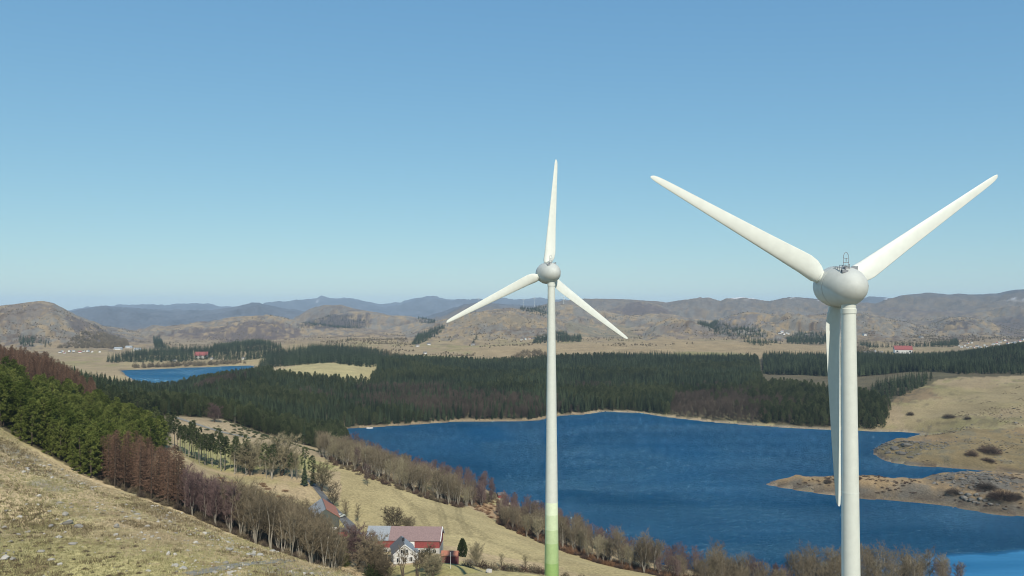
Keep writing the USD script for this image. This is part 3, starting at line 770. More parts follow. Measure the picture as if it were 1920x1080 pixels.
def spruce(seed, h=16.0, nb=95, low=.06, slim=.185):
    g = np.random.default_rng(seed)
    tr = MB().tube((0, 0, -.5), (0, 0, h * .97), .19, .02, 6).mesh()
    k = np.arange(nb)
    t = (k + g.random(nb)) / nb
    z = h * (low + (.985 - low) * t)
    Rb = (slim * h * (1 - (z / h) ** 1.15) + .18) * (.75 + .5 * g.random(nb))
    an = k * 2.399963 + g.random(nb) * .9
    d = np.stack([np.cos(an), np.sin(an), np.zeros(nb)], 1)
    s = np.stack([-np.sin(an), np.cos(an), np.zeros(nb)], 1)
    w = .34 * Rb + .22
    O = np.stack([np.zeros(nb), np.zeros(nb), z], 1)
    up = np.array([0, 0, 1.0])
    p0, mid, tip = O + up * .25, O + d * Rb[:, None] * .55 - up * (.10 * Rb)[:, None], O + d * Rb[:, None] - up * (.42 * Rb)[:, None]
    L, Rr = mid + s * w[:, None] - up * (.28 * w)[:, None], mid - s * w[:, None] - up * (.28 * w)[:, None]
    v = np.stack([p0, L, mid, Rr, tip], 1).reshape(-1, 3)
    b = np.arange(nb)[:, None] * 5
    f = np.vstack([b + [0, 1, 2], b + [0, 2, 3], b + [1, 4, 2], b + [2, 4, 3]])
    mb = MB().add(v, f)
    mb.tube((0, 0, h * .9), (0, 0, h * 1.02), .16, .02, 5)
    return tr, mb.mesh()


def pine(seed, h=11.0, clumps=42, low=.32, per=30, wide=.22):
    g = np.random.default_rng(seed)
    lean = g.normal(size=2) * .03 * h
    t = MB().tube((0, 0, -.5), (lean[0] * .5, lean[1] * .5, h * .5), .16, .11, 6).tube((lean[0] * .5, lean[1] * .5, h * .5), (lean[0], lean[1], h * .95), .11, .03, 6)
    mb = MB()
    for c in range(clumps):
        q = (c + g.random()) / clumps
        z = h * (low + (1 - low) * q)
        R = h * wide * math.sqrt(max(.04, 1 - (q * 1.02) ** 2.2)) * (.45 + .65 * g.random())
        an = c * 2.4 + g.random()
        ctr = np.array([lean[0] * z / h + R * math.cos(an), lean[1] * z / h + R * math.sin(an), z])
        if c % 3 == 0:
            t.tube((lean[0] * z / h, lean[1] * z / h, z - .5), ctr, .05, .02, 3)
        rad = (.50 + .45 * g.random()) * (42 / max(clumps, 42)) ** .5
        dirs = unit(g.normal(size=(per, 3)) + np.array([0, 0, .45]))
        base = ctr + dirs * rad * g.random((per, 1)) * .55 * np.array([1.25, 1.25, .7])
        fan(g, base, unit(dirs + np.array([0, 0, .2])), rad * (.6 + .6 * g.random(per)), np.full(per, .26), mb)
    return t.mesh(), mb.mesh()


def larch(seed, h=14.0, nb=100):
    g = np.random.default_rng(seed)
    t = MB().tube((0, 0, -.5), (0, 0, h * .6), .17, .09, 6).tube((0, 0, h * .6), (0, 0, h), .09, .015, 5)
    mb = MB()
    for k in range(nb):
        q = (k + g.random()) / nb
        z = h * (.18 + .8 * q)
        R = (.16 * h * (1 - q) ** .75 + .25) * (.7 + .6 * g.random())
        an = k * 2.4 + g.random() * .8
        d = np.array([math.cos(an), math.sin(an), .12 - .30 * (1 - q)])
        a, b = np.array([0, 0, z]), np.array([0, 0, z]) + d * R
        mb.tube(a, b, .035, .012, 3)
        n = 11
        pos = a + (b - a) * (.2 + .8 * g.random((n, 1)))
        dd = unit(d * .7 + g.normal(size=(n, 3)) * .5 + [0, 0, -.1])
        fan(g, pos, dd, .35 + .45 * g.random(n), np.full(n, .085), mb)
    return t.mesh(), mb.mesh()


def bare(seed, h=12.0, spread=.30, stems=2, nbr=15, ntw=13, low=.28, round_=False, tw=.07, thick=.13):
    g = np.random.default_rng(seed)
    t, mb = MB(), MB()
    for s in range(stems):
        an = s * 2 * math.pi / stems + g.random() * 1.2
        out = np.array([math.cos(an), math.sin(an), 0]) * (spread * h * (.25 + .35 * g.random()) if stems > 1 else .03 * h)
        top = h * (.72 + .16 * g.random())
        ptsz = np.linspace(0, 1, 5)
        path = np.stack([np.array([0, 0, -.4]) + out * q ** 1.1 + np.array([0, 0, top + .4]) * q + g.normal(size=3) * .012 * h * (q > 0) for q in ptsz])
        for q in range(4):
            t.tube(path[q], path[q + 1], thick * (1 - q * .22), thick * (1 - (q + 1) * .22), 5)
        for b in range(nbr):
            q = low + (1 - low) * (b + g.random()) / nbr
            o = np.array([np.interp(q, ptsz, path[:, i]) for i in range(3)])
            ba = b * 2.4 + g.random() * 1.2
            up = (.25 + .7 * g.random()) if round_ else (.75 + .8 * g.random())
            d = unit(np.array([math.cos(ba), math.sin(ba), up]))
            ln = spread * h * (.65 + .45 * g.random()) * (1.08 - .72 * max(0, q - .35))
            e = o + d * ln
            mb.tube(o, e, .045, .015, 3)
            pos = o + (e - o) * (.25 + .8 * g.random((ntw, 1)))
            dd = unit(d + g.normal(size=(ntw, 3)) * .62 + [0, 0, .28])
            l1 = h * (.055 + .065 * g.random(ntw))
            fan(g, pos, dd, l1, np.full(ntw, tw), mb)
            p2 = np.repeat(pos + dd * l1[:, None] * .55, 3, 0)
            d2 = unit(np.repeat(dd, 3, 0) + g.normal(size=(ntw * 3, 3)) * .6 + [0, 0, .15])
            fan(g, p2, d2, h * (.04 + .05 * g.random(ntw * 3)), np.full(ntw * 3, tw * .8), mb)
    return t.mesh(), mb.mesh()


def bush(seed, h=2.2, w=1.6, n=420, tw=.10):
    g = np.random.default_rng(seed)
    t = MB()
    for k in range(6):
        d = unit(np.array([g.normal() * .5, g.normal() * .5, 1.0]))
        t.tube((0, 0, -.3), d * h * .5, .05, .02, 4)
    mb = MB()
    d = unit(g.normal(size=(n, 3)) * [1, 1, .6] + [0, 0, .55])
    d[:, 2] = np.abs(d[:, 2])
    base = d * np.array([w, w, h]) * (.25 + .6 * g.random((n, 1)))
    fan(g, base, unit(d + g.normal(size=(n, 3)) * .45 + [0, 0, .3]), h * (.16 + .18 * g.random(n)), np.full(n, tw), mb)
    return t.mesh(), mb.mesh()


def tuft(seed, n=16, h=.42, w=.10, r=.28):
    g = np.random.default_rng(seed)
    mb = MB()
    base = np.column_stack([g.normal(size=(n, 2)) * r, np.full(n, -.08)])
    fan(g, base, unit(g.normal(size=(n, 3)) * .45 + [0, 0, 1.0]), h * (.6 + .7 * g.random(n)), np.full(n, w), mb)
    return mb.mesh()


def rock(seed, flat=.6, sub=2, rough=.35):
    g = np.random.default_rng(seed)
    m = trimesh.creation.icosphere(sub, .5)
    v = np.array(m.vertices)
    off = meshkit.fbm(v * 2.4 + seed * 3.1, 3, seed) - .5
    v = v * (1 + rough * 2 * off[:, None])
    for _ in range(5):                                              # broken faces
        nrm = unit(g.normal(size=3))
        lim = .26 + .12 * g.random()
        dd = v @ nrm
        v = v - np.maximum(dd - lim, 0)[:, None] * nrm * .85
    v *= [1, .75 + .3 * g.random(), flat]
    v[:, 2] += .12
    return v, np.array(m.faces)


# ------------------------------------------------------------------ plants: placing
def grid_points(poly, spacing, seed, jitter=.42, gap=0.0):
    g = np.random.default_rng(seed)
    x0, y0, x1, y1 = poly.bounds
    gx_, gy_ = np.meshgrid(np.arange(x0, x1, spacing), np.arange(y0, y1, spacing), indexing='ij')
    p = np.stack([gx_.ravel(), gy_.ravel()], 1) + g.uniform(-jitter, jitter, (gx_.size, 2)) * spacing
    p = p[shapely.contains_xy(poly, p[:, 0], p[:, 1])]
    if gap:
        p = p[g.random(len(p)) > gap]
    return p[sdf_i(p) > 3.5]


def in_frame(x, y, z, h, margin=25):
    u, v = project(x, y, z)
    u2, v2 = project(x, y, z + h)
    return (u > -margin) & (u < 1920 + margin) & (v2 < 1085) & (y > 20)


def stand(p, scale, seed, nvar):
    g = np.random.default_rng(seed)
    z = height(p[:, 0], p[:, 1])
    s = scale[0] + (scale[1] - scale[0]) * g.random(len(p))
    return np.column_stack([p, z - .15, g.random(len(p)) * 2 * np.pi, s, s * (.92 + .16 * g.random(len(p))), g.integers(0, nvar, len(p))])


firsts = {}


def where_words(rows):
    """Says in words where in its stand each tree is: along the view, into the depth, and how tall."""
    if len(rows) < 6:
        return ['' for _ in rows]
    u_ = 960 + FPX * rows[:, 0] / rows[:, 1]
    cu, cy, cs = (np.searchsorted(np.quantile(q, cut), q) for q, cut in ((u_, (.2, .4, .6, .8)), (rows[:, 1], (.33, .66)), (rows[:, 5], (.33, .66))))
    across = ('far left', 'left', 'middle', 'right', 'far right')
    deep = ('front', 'inner', 'rear')
    tall = ('short', 'medium', 'tall')
    return [f', {tall[c]}, {deep[b]} {across[a]}' for a, b, c in zip(cu, cy, cs)]


def plant(name, kind, protos, mats, rows, limit, label, group, stuff_name=None, stuff_label=None, h=14.0, cat='tree'):
    """protos: (trunk, crown) meshes; rows as scatter. The limit rows that show largest become things, the rest one scattered wood."""
    rows = np.asarray(rows)
    vis = in_frame(rows[:, 0], rows[:, 1], rows[:, 2], h)
    key = np.where(vis, rows[:, 4] / rows[:, 1], -1)
    order = np.argsort(-key, kind='stable')
    pick = order[:limit]
    pick = pick[key[pick] > 0]
    words = where_words(rows[pick])
    for i, wd in zip(pick, words):
        x_, y_, z_, r_, s_, sz_, k_ = rows[i]
        one_tree(name, kind, protos, mats, int(k_), (x_, y_, z_), r_, (s_, s_, sz_), label + wd, cat, group)
    rest = np.setdiff1d(np.arange(len(rows)), pick)
    if stuff_name and len(rest):
        scatter2(stuff_name, [[('trunk', t_, mats[0]), ('crown', c_, mats[1])] for t_, c_ in protos], rows[rest], stuff_label, 'wood')


def one_tree(name, kind, protos, mats, k, loc, rotz, scale, label, cat='tree', group=None):
    key = (kind, k)
    if key in firsts:
        return dup(firsts[key], name, loc, rotz, scale, label, cat, group)
    t = thing(name, label, cat, loc, rotz, scale, group)
    part('trunk', protos[k][0], mats[0], t)
    part('crown', protos[k][1], mats[1], t)
    firsts[key] = t
    return t


def scatter2(name, protos, rows, label, cat, kind='stuff'):
    rows = np.asarray(rows, float)
    path = numbered('/World', name)
    pi = UsdGeom.PointInstancer.Define(stage, path)
    UsdGeom.Scope.Define(stage, f'{path}/shapes')
    for k, pieces in enumerate(protos):
        q = f'{path}/shapes/shape_{k + 1:03d}'
        UsdGeom.Xform.Define(stage, q)
        for nm, mesh, mat in pieces:
            usdkit.mesh(stage, f'{q}/{nm}', mesh, mat)
        pi.GetPrototypesRel().AddTarget(q)
    pi.CreateProtoIndicesAttr(Vt.IntArray.FromNumpy(rows[:, 6].astype(np.int32)))
    pi.CreatePositionsAttr(Vt.Vec3fArray.FromNumpy(rows[:, :3].astype(np.float32)))
    pi.CreateOrientationsAttr(Vt.QuathArray([Gf.Quath(float(c), 0.0, 0.0, float(s)) for c, s in zip(np.cos(rows[:, 3] / 2), np.sin(rows[:, 3] / 2))]))
    pi.CreateScalesAttr(Vt.Vec3fArray.FromNumpy(rows[:, [4, 4, 5]].astype(np.float32)))
    return tag(pi.GetPrim(), label, cat, None, kind)


spruces = [spruce(100 + i, low=.10 + .05 * (i % 3), slim=(.15, .19, .23, .17, .21)[i], nb=(95, 90, 80, 95, 85)[i]) for i in range(5)]
edge_spruces = [spruce(120 + i, low=.36 + .06 * i, slim=.165, nb=80) for i in range(3)]
small_spruces = [spruce(130 + i, nb=40, slim=.2) for i in range(4)]
pines = [pine(140 + i, h=11 + (i % 2), clumps=64, low=.12, per=34) for i in range(5)]
tall_pines = [pine(150 + i, h=16, low=.52, clumps=30, wide=.13) for i in range(4)]
larches = [larch(160 + i) for i in range(4)]
alders = [bare(170 + i, h=13, spread=.26, stems=2 + i % 3, ntw=10, thick=.17) for i in range(5)]
birches = [bare(180 + i, h=12, spread=.20, stems=1 + i % 2, nbr=22, ntw=12, low=.22, tw=.075, thick=.10) for i in range(4)]
rounds = [bare(190 + i, h=12, spread=.40, stems=4, nbr=22, ntw=18, low=.2, round_=True, tw=.09, thick=.2) for i in range(3)]
bushes = [bush(200 + i) for i in range(4)]
scrubs = [bush(210 + i, n=1500, tw=.045) for i in range(4)]

# the young pines on the left slope
rows = stand(grid_points(plan([(-140, 192), (0, 208), (60, 203), (100, 202), (190, 197), (205, 205), (245, 250), (315, 320), (300, 352), (180, 345), (60, 325), (-140, 330)]), 4.1, 1), (.72, 1.12), 2, 5)
plant('pine_tree', 'pine', pines, (M['bark_dark'], M['pine_green']), rows, 190, 'green pine of the young plantation on the slope', 'young green pines on the left slope', 'pine_wood', 'dense fresh green young pines on the left slope', h=11)
# larches at the skyline above them
rows = stand(grid_points(plan([(-140, 348), (60, 338), (180, 352), (178, 400), (120, 440), (-140, 470)]), 4.3, 3), (.8, 1.1), 4, 4)
plant('larch_tree', 'larch', larches, (M['bark_dark'], M['larch_brown']), rows, 170, 'bare reddish larch in the stand above the pines', 'red brown larches above the pines', 'larch_wood', 'bare red-brown larches at the left skyline above the pines', h=14)
rows = stand(grid_points(plan([(193, 201), (255, 194), (345, 188), (352, 200), (330, 218), (290, 226), (235, 222), (207, 212)]), 3.1, 5), (.78, 1.02), 6, 4)
plant('larch_tree', 'larch', larches, (M['bark_pale'], M['larch_brown']), rows, 120, 'bare brown larch in the clump below the pines', 'brown larches in front of the grass slope', None, None, h=14)
# purple birches and the grey grove above the farm
rows = stand(grid_points(plan([(345, 188), (440, 180), (452, 200), (430, 218), (345, 208)]), 3.2, 7), (.75, 1.0), 8, 4)
plant('birch_tree', 'birch', birches, (M['bark_pale'], M['twig_purple']), rows, 120, 'purple leafless birch between larches and grove', 'purple birches beside the larches', None, None, h=12)
rows = stand(grid_points(plan([(425, 181), (500, 173), (565, 168), (625, 172), (640, 195), (600, 225), (520, 220), (440, 205)]), 3.1, 9), (.72, 1.0), 10, 5)
plant('alder_tree', 'alder', alders, (M['bark_pale'], M['twig_brown']), rows, 160, 'leafless tree of the grove above the farm', 'leafless trees of the grove above the farm', None, None, h=13)
# thinned row of tall pines with bare trunks on the green field
rows = stand(grid_points(plan([(318, 346), (400, 348), (480, 340), (588, 326), (592, 342), (470, 362), (390, 372), (310, 372)]), 4.3, 11, gap=.42), (.7, 1.0), 12, 4)
plant('pine_tree', 'tall_pine', tall_pines, (M['bark_pale'], M['dark_pine_green']), rows, 120, 'thin bare-trunked pine in the row on the green field', 'tall pines with bare trunks on the green field', None, None, h=16)
rows = stand(grid_points(plan([(250, 300), (320, 330), (390, 345), (400, 375), (330, 372), (300, 340)]), 5.5, 13, gap=.3), (.6, .9), 14, 4)
plant('pine_tree', 'tall_pine', tall_pines, (M['bark_pale'], M['dark_pine_green']), rows, 60, 'thin pine at the edge of the young pines', 'thin pines right of the young pine wood', None, None, h=16)

rows = stand(grid_points(plan([(430, 350), (480, 342), (560, 334), (560, 372), (480, 385), (430, 385)]), 5.2, 111, gap=.3), (.7, 1.0), 112, 5)
plant('alder_tree', 'alder_g', alders, (M['bark_pale'], M['twig_grey']), rows, 40, 'leafless grey tree among the thin pines', 'leafless trees among the thin pines', None, None, h=13)

# the great dark spruce forest beyond the lake
F1 = plan([(130, 470), (200, 455), (270, 470), (312, 500), (430, 518), (560, 535), (652, 545), (652, 620), (680, 660), (860, 680), (1045, 700), (1250, 700), (1262, 880), (1430, 960), (1420, 1400), (1050, 1400), (740, 1370), (712, 1180), (694, 985), (515, 985), (502, 1085), (420, 1085), (330, 960), (240, 1000), (130, 1000), (-60, 900), (60, 520)])
ptsF = grid_points(F1, 4.1, 15)
mixn = fbm2(ptsF[:, 0], ptsF[:, 1], 110, 3, 71) + .25 * (np.random.default_rng(5).random(len(ptsF)) - .5)
brown_zone = shapely.contains_xy(plan([(330, 700), (1300, 740), (1420, 960), (1000, 960), (640, 1000), (380, 900)]), ptsF[:, 0], ptsF[:, 1])
ispine = (brown_zone & (mixn > .54)) | (mixn > .60)
isbare = brown_zone & (mixn < .31)
spr = stand(ptsF[~ispine & ~isbare], (.48, .92), 16, 5)
spr[:, 4:6] *= (.72 + .55 * fbm2(spr[:, 0], spr[:, 1], 90, 3, 70))[:, None]
edge = shapely.contains_xy(plan([(405, 500), (430, 515), (560, 532), (652, 542), (656, 560), (560, 552), (430, 536), (405, 520)]), spr[:, 0], spr[:, 1])
plant('spruce_tree', 'edge_spruce', edge_spruces, (M['bark_pale'], M['spruce_green']), np.column_stack([spr[edge][:, :6], spr[edge][:, 6] % 3]), 60, 'bare-trunked spruce at the felled forest edge', 'spruces along the straight forest edge', 'spruce_wood', 'dark spruces behind the felled forest edge', h=16)
plant('spruce_tree', 'spruce', spruces, (M['bark_dark'], M['spruce_green']), spr[~edge], 130, 'dark spruce in the large forest beyond the lake', 'dark spruces of the large forest', 'spruce_wood', 'large dark spruce forest beyond the lake', h=18)
pn = stand(ptsF[ispine], (.75, 1.1), 17, 5)
plant('pine_tree', 'dark_pine', pines, (M['bark_dark'], M['dark_pine_green']), pn, 20, 'olive pine among the spruces beyond the lake', 'olive pines in the spruce forest', 'pine_wood', 'olive green pines among the spruces beyond the lake', h=13)
br = stand(ptsF[isbare], (.7, 1.05), 18, 4)
plant('birch_tree', 'birch_d', birches, (M['bark_dark'], M['twig_dark']), br, 25, 'bare birch among the spruces beyond the lake', 'bare birches in the spruce forest', 'birch_wood', 'bare brown birches among the spruces beyond the lake', h=12)

# mixed wood on the right shore
F3 = plan([(1255, 700), (1330, 690), (1480, 680), (1600, 672), (1655, 676), (1668, 730), (1640, 800), (1560, 880), (1430, 960), (1262, 880)])
p3 = grid_points(F3, 5.0, 19)
u3 = 960 + FPX * p3[:, 0] / p3[:, 1]
n3 = fbm2(p3[:, 0], p3[:, 1], 40, 3, 72) + .35 * (np.random.default_rng(6).random(len(p3)) - .5)
conif = n3 + .0022 * (u3 - 1440) + .0004 * (p3[:, 1] - 760) > .50
plant('pine_tree', 'dark_pine', pines, (M['bark_dark'], M['dark_pine_green']), stand(p3[conif], (.7, 1.15), 20, 5), 40, 'olive pine in the mixed wood on the far shore', 'pines of the mixed lakeside wood', 'pine_wood', 'dark olive pines in the mixed wood on the right shore', h=13)
plant('birch_tree', 'birch_d', birches, (M['bark_dark'], M['twig_dark']), stand(p3[~conif], (.55, .9), 21, 4), 60, 'bare birch in the mixed wood on the far shore', 'birches of the mixed lakeside wood', 'birch_wood', 'bare brown birches in the mixed wood on the right shore', h=12)

# dark plantation at the right, behind the open headland
def low_right(rows):
    rows[:, 4:6] *= (1 - .28 * sstep(1700, 1850, 960 + FPX * rows[:, 0] / rows[:, 1]))[:, None]
    return rows


F2 = plan([(1430, 1150), (1600, 1010), (1700, 990), (1755, 950), (1800, 905), (1900, 900), (2120, 905), (2150, 1400), (1430, 1440)])
plant('spruce_tree', 'spruce', spruces, (M['bark_dark'], M['spruce_green']), low_right(stand(grid_points(F2, 5.2, 22), (.6, .95), 23, 5)), 60, 'dark spruce of the plantation behind the headland', 'spruces behind the headland', 'spruce_wood', 'dark spruce plantation behind the open headland at the right', h=18)
F4 = plan([(1620, 810), (1665, 790), (1690, 800), (1745, 860), (1750, 900), (1690, 905), (1640, 890)])
plant('spruce_tree', 'small_spruce', small_spruces, (M['bark_dark'], M['spruce_green']), stand(grid_points(F4, 5.0, 24, gap=.2), (.45, .8), 25, 4), 50, 'small spruce in the loose group above the headland', 'small spruces above the headland', 'spruce_wood', 'loose small dark spruces above the headland', h=12)

# leafless belts along the near shore
NB = plan([(600, 430), (640, 408), (700, 388), (790, 374), (862, 380), (905, 398), (938, 450), (905, 470), (860, 486), (780, 505), (710, 552), (650, 595), (598, 520)])
pb = grid_points(NB, 5.0, 26, gap=.12)
back = (sdf_i(pb) < 30) | (fbm2(pb[:, 0], pb[:, 1], 26, 3, 83) > .57)
plant('alder_tree', 'alder', alders, (M['bark_pale'], M['twig_grey']), stand(pb[~back], (.5, 1.1), 27, 5), 75, 'leafless tree between the hay field and the lake', 'leafless grey trees between the hay field and the lake', 'leafless_wood', 'leafless grey trees between the hay field and the lake', h=13)
plant('birch_tree', 'birch', birches, (M['bark_pale'], M['twig_purple']), stand(pb[back], (.5, 1.05), 28, 4), 70, 'purple birch between hay field and shore', 'purple birches on the shore behind the hay field', 'leafless_wood', 'purple birches on the shore behind the hay field', h=12)
SB = plan([(936, 352), (1000, 324), (1060, 319), (1160, 297), (1230, 288), (1320, 270), (1420, 262), (1500, 260), (1620, 264), (1700, 275), (1790, 288), (1830, 330), (1000, 420), (930, 400)])
pb = grid_points(SB, 4.6, 29, gap=.1)
s_ = sdf_i(pb)
back = ((s_ < 20) & (pb[:, 0] < 75)) | (fbm2(pb[:, 0], pb[:, 1], 24, 3, 84) > .60)
low = fbm2(pb[:, 0], pb[:, 1], 30, 2, 73) > .6
plant('alder_tree', 'alder', alders, (M['bark_pale'], M['twig_grey']), stand(pb[~back & ~low], (.6, 1.15), 30, 5), 110, 'leafless grey tree of the near shore belt', 'leafless grey trees along the near shore', 'leafless_wood', 'leafless grey trees of the belt along the near shore', h=13)
plant('alder_tree', 'alder', alders, (M['bark_dark'], M['twig_brown']), stand(pb[~back & low], (.5, .8), 31, 5), 30, 'low brown tree of the near shore belt', 'low brown trees along the near shore', 'leafless_wood', 'low brown trees of the belt along the near shore', h=11)
plant('birch_tree', 'birch', birches, (M['bark_pale'], M['twig_purple']), stand(pb[back], (.6, .95), 32, 4), 80, 'purple birch of the near shore belt', 'purple birches at the water edge of the near shore', 'leafless_wood', 'purple birches at the water edge of the near shore', h=12)


# single trees that stand alone
def single(name, kind, protos, mats, k, u, v, hpx, label, cat='tree', y0=100, y1=3000, base_h=12.0, wide=1.0):
    p = at(u, v, y0, y1)
    s = hpx * p[1] / FPX / base_h
    return one_tree(name, kind, protos, mats, k, (p[0], p[1], p[2] - .15), rng.random() * 6.28, (s * wide, s * wide, s), label, cat)


GREY, BROWN, PURPLE = (M['bark_dark'], M['twig_grey']), (M['bark_dark'], M['twig_brown']), (M['bark_dark'], M['twig_purple'])
single('round_tree', 'round_b', rounds, BROWN, 0, 739, 1001, 52, 'round leafless tree in the hay field directly behind the long barn', y0=262, wide=1.2)
single('round_tree', 'round_b', rounds, BROWN, 1, 766, 1000, 32, 'small round leafless tree right of the round tree behind the barn', y0=262, wide=1.1)
single('birch_tree', 'birch_b', birches, BROWN, 1, 648, 972, 36, 'slender leafless tree beside the yard, left one of two', y0=262)
single('birch_tree', 'birch_b', birches, BROWN, 2, 671, 980, 40, 'slender leafless tree beside the yard, right one of two', y0=262)
single('birch_tree', 'birch_p', birches, PURPLE, 0, 689, 912, 46, 'dark purple tree standing forward on the upper hay field', y0=300, wide=1.2)
single('round_tree', 'round_g', rounds, GREY, 2, 603, 922, 56, 'leafless tree beside the asphalt road above the green barn', y0=262)
single('birch_tree', 'birch_b', birches, BROWN, 3, 626, 955, 54, 'narrow leafless tree behind the roof of the green barn', y0=262, wide=1.3)
single('round_tree', 'round_g', rounds, GREY, 0, 468, 893, 66, 'broad grey tree behind the row of tall pines, left of two', y0=345)
single('round_tree', 'round_g', rounds, GREY, 1, 528, 900, 84, 'broad grey tree behind the row of tall pines, right of two', y0=345)
single('round_tree', 'round_p', rounds, PURPLE, 0, 402, 792, 36, 'purple round tree beside the track end at the dark forest', y0=420)
single('round_tree', 'dark_round', [(rounds[1][0], pines[1][1])], (M['bark_dark'], M['dark_pine_green']), 0, 357, 782, 32, 'olive green round tree beside the track end at the dark forest', y0=420, base_h=12)
single('spruce_tree', 'spruce', spruces, None, 1, 571, 912, 50, 'dark slim spruce at the lower end of the pine row, left of the pair', y0=262, base_h=16)
single('spruce_tree', 'spruce', spruces, None, 2, 587, 913, 42, 'dark slim spruce at the lower end of the pine row, right of the pair', y0=262, base_h=16)
yard = [('round_p', PURPLE, 0, 672, 1068, 78, 1.0, 'purple-brown leafless tree left of the long barn'), ('round_b', BROWN, 1, 690, 1078, 76, 1.0, 'dense brown leafless tree between the long barn and the white house'), ('round_b', BROWN, 2, 712, 1082, 58, 1.0, 'brown leafless tree at the left corner of the white house'),
        ('round_g', GREY, 0, 800, 1073, 52, .95, 'grey leafless tree right of the white house before the barn wall'), ('round_g', GREY, 1, 818, 1074, 38, 1.0, 'low grey leafless tree left of the red shed'), ('round_g', GREY, 2, 893, 1062, 46, .8, 'thin grey leafless tree right of the dark thuja'), ('round_b', BROWN, 0, 655, 1055, 60, .9, 'brown leafless tree beside the dark yard')]
yard += [('round_p', PURPLE, 1, 664, 1046, 66, 1.0, 'purple-brown leafless tree nearest to the red outbuilding'), ('round_b', BROWN, 2, 700, 1066, 70, .9, 'tall brown leafless tree before the grey end of the long barn'), ('round_g', GREY, 2, 630, 1062, 62, .9, 'grey leafless tree at the lower end of the grove'), ('round_g', GREY, 1, 606, 1048, 70, .9, 'grey leafless tree before the green barn gable'), ('round_b', BROWN, 1, 724, 1086, 46, 1.1, 'low brown leafless tree before the white house corner'), ('round_g', GREY, 2, 812, 1082, 40, 1.3, 'wide grey leafless tree before the barn stone base')]
for kd, mt, k, u, v, hp, w, lb in yard:
    single('garden_tree', kd, rounds, mt, k, u, v, hp, lb, y0=190, wide=w)
pollards = [bare(230 + i, h=9, spread=.2, stems=4, nbr=8, ntw=7, low=.5, thick=.17) for i in range(2)]
single('pollard_tree', 'pollard', pollards, (M['bark_dark'], M['twig_brown']), 0, 754, 1094, 72, 'dark many-stemmed bare tree before the white house, left one', y0=180, base_h=9)
single('pollard_tree', 'pollard', pollards, (M['bark_dark'], M['twig_brown']), 1, 782, 1096, 70, 'dark many-stemmed bare tree before the white house, right one', y0=180, base_h=9)
mossy = [bush(240 + i, h=5, w=2.2, n=700, tw=.16) for i in range(2)]
single('bush', 'mossy', mossy, (M['bark_dark'], M['moss_green']), 0, 616, 1050, 52, 'yellow-green tall bush at the foot of the leafless grove', 'bush', y0=150, base_h=5, wide=1.1)
single('bush', 'mossy', mossy, (M['bark_dark'], M['moss_green']), 1, 640, 1060, 40, 'yellow-green bush beside the dark yard', 'bush', y0=150, base_h=5)
single('bush', 'evergreen', [bush(245, h=4, w=3.0, n=800, tw=.2)], (M['bark_dark'], M['thuja_green']), 0, 705, 1083, 34, 'dark evergreen bush at the foot of the garden trees', 'bush', y0=190, base_h=4)


def thuja(seed, h=5.0, r=1.45, n=1500):
    g = np.random.default_rng(seed)
    mb = MB()
    q = g.random(n) ** .8
    an = g.random(n) * 2 * np.pi
    R = r * np.sqrt(np.clip(1 - (2.0 * (q - .28) / 1.5) ** 2, .01, 1)) * np.where(q < .28, np.sqrt(.55 + .45 * q / .28), 1)
    R = np.where(q > .28, r * (1 - ((q - .28) / .74) ** 1.8), R)
    b = np.stack([R * np.cos(an), R * np.sin(an), q * h], 1)
    fan(g, b * [.85, .85, 1], unit(np.stack([np.cos(an), np.sin(an), np.full(n, 1.5)], 1)), .45 + .3 * g.random(n), np.full(n, .3), mb)
    return MB().tube((0, 0, -.3), (0, 0, h * .8), .14, .05, 6).mesh(), mb.mesh()


single('thuja_tree', 'thuja', [thuja(1)], (M['bark_dark'], M['thuja_green']), 0, 867, 1044, 34, 'dark green egg-shaped conifer right of the red shed', y0=190, base_h=5.3)

# hedge bushes near the foot of the banded turbine
for k, (u, v, hp) in enumerate([(880, 1058, 18), (905, 1060, 16), (925, 1063, 17), (945, 1064, 15), (962, 1066, 17), (980, 1067, 15), (1000, 1069, 18), (1014, 1071, 14), (1060, 1078, 13), (1090, 1082, 12)]):
    p = at(u, v + 6, 120, 300)
    s = hp * p[1] / FPX / 2.2
    one_tree('bush', 'hedge_bush', bushes, (M['bark_dark'], M['heather'] if k % 2 else M['twig_brown']), k % 4, (p[0], p[1], p[2]), k * 1.3, (s * 1.3, s * 1.3, s), 'low leafless bush in the hedge left of the green tower foot', 'bush', 'hedge bushes by the banded turbine')
for u, v, hp, lb in ((891, 1052, 38, 'thin grey sapling in the hedge, beside the dark egg-shaped conifer'), (940, 1056, 30, 'thin grey sapling in the hedge, farther right'), (985, 1058, 28, 'thin grey sapling in the hedge, nearest to the banded tower')):
    single('sapling', 'sapling', birches, GREY, 1, u, v + 10, hp, lb, y0=120, wide=.9)
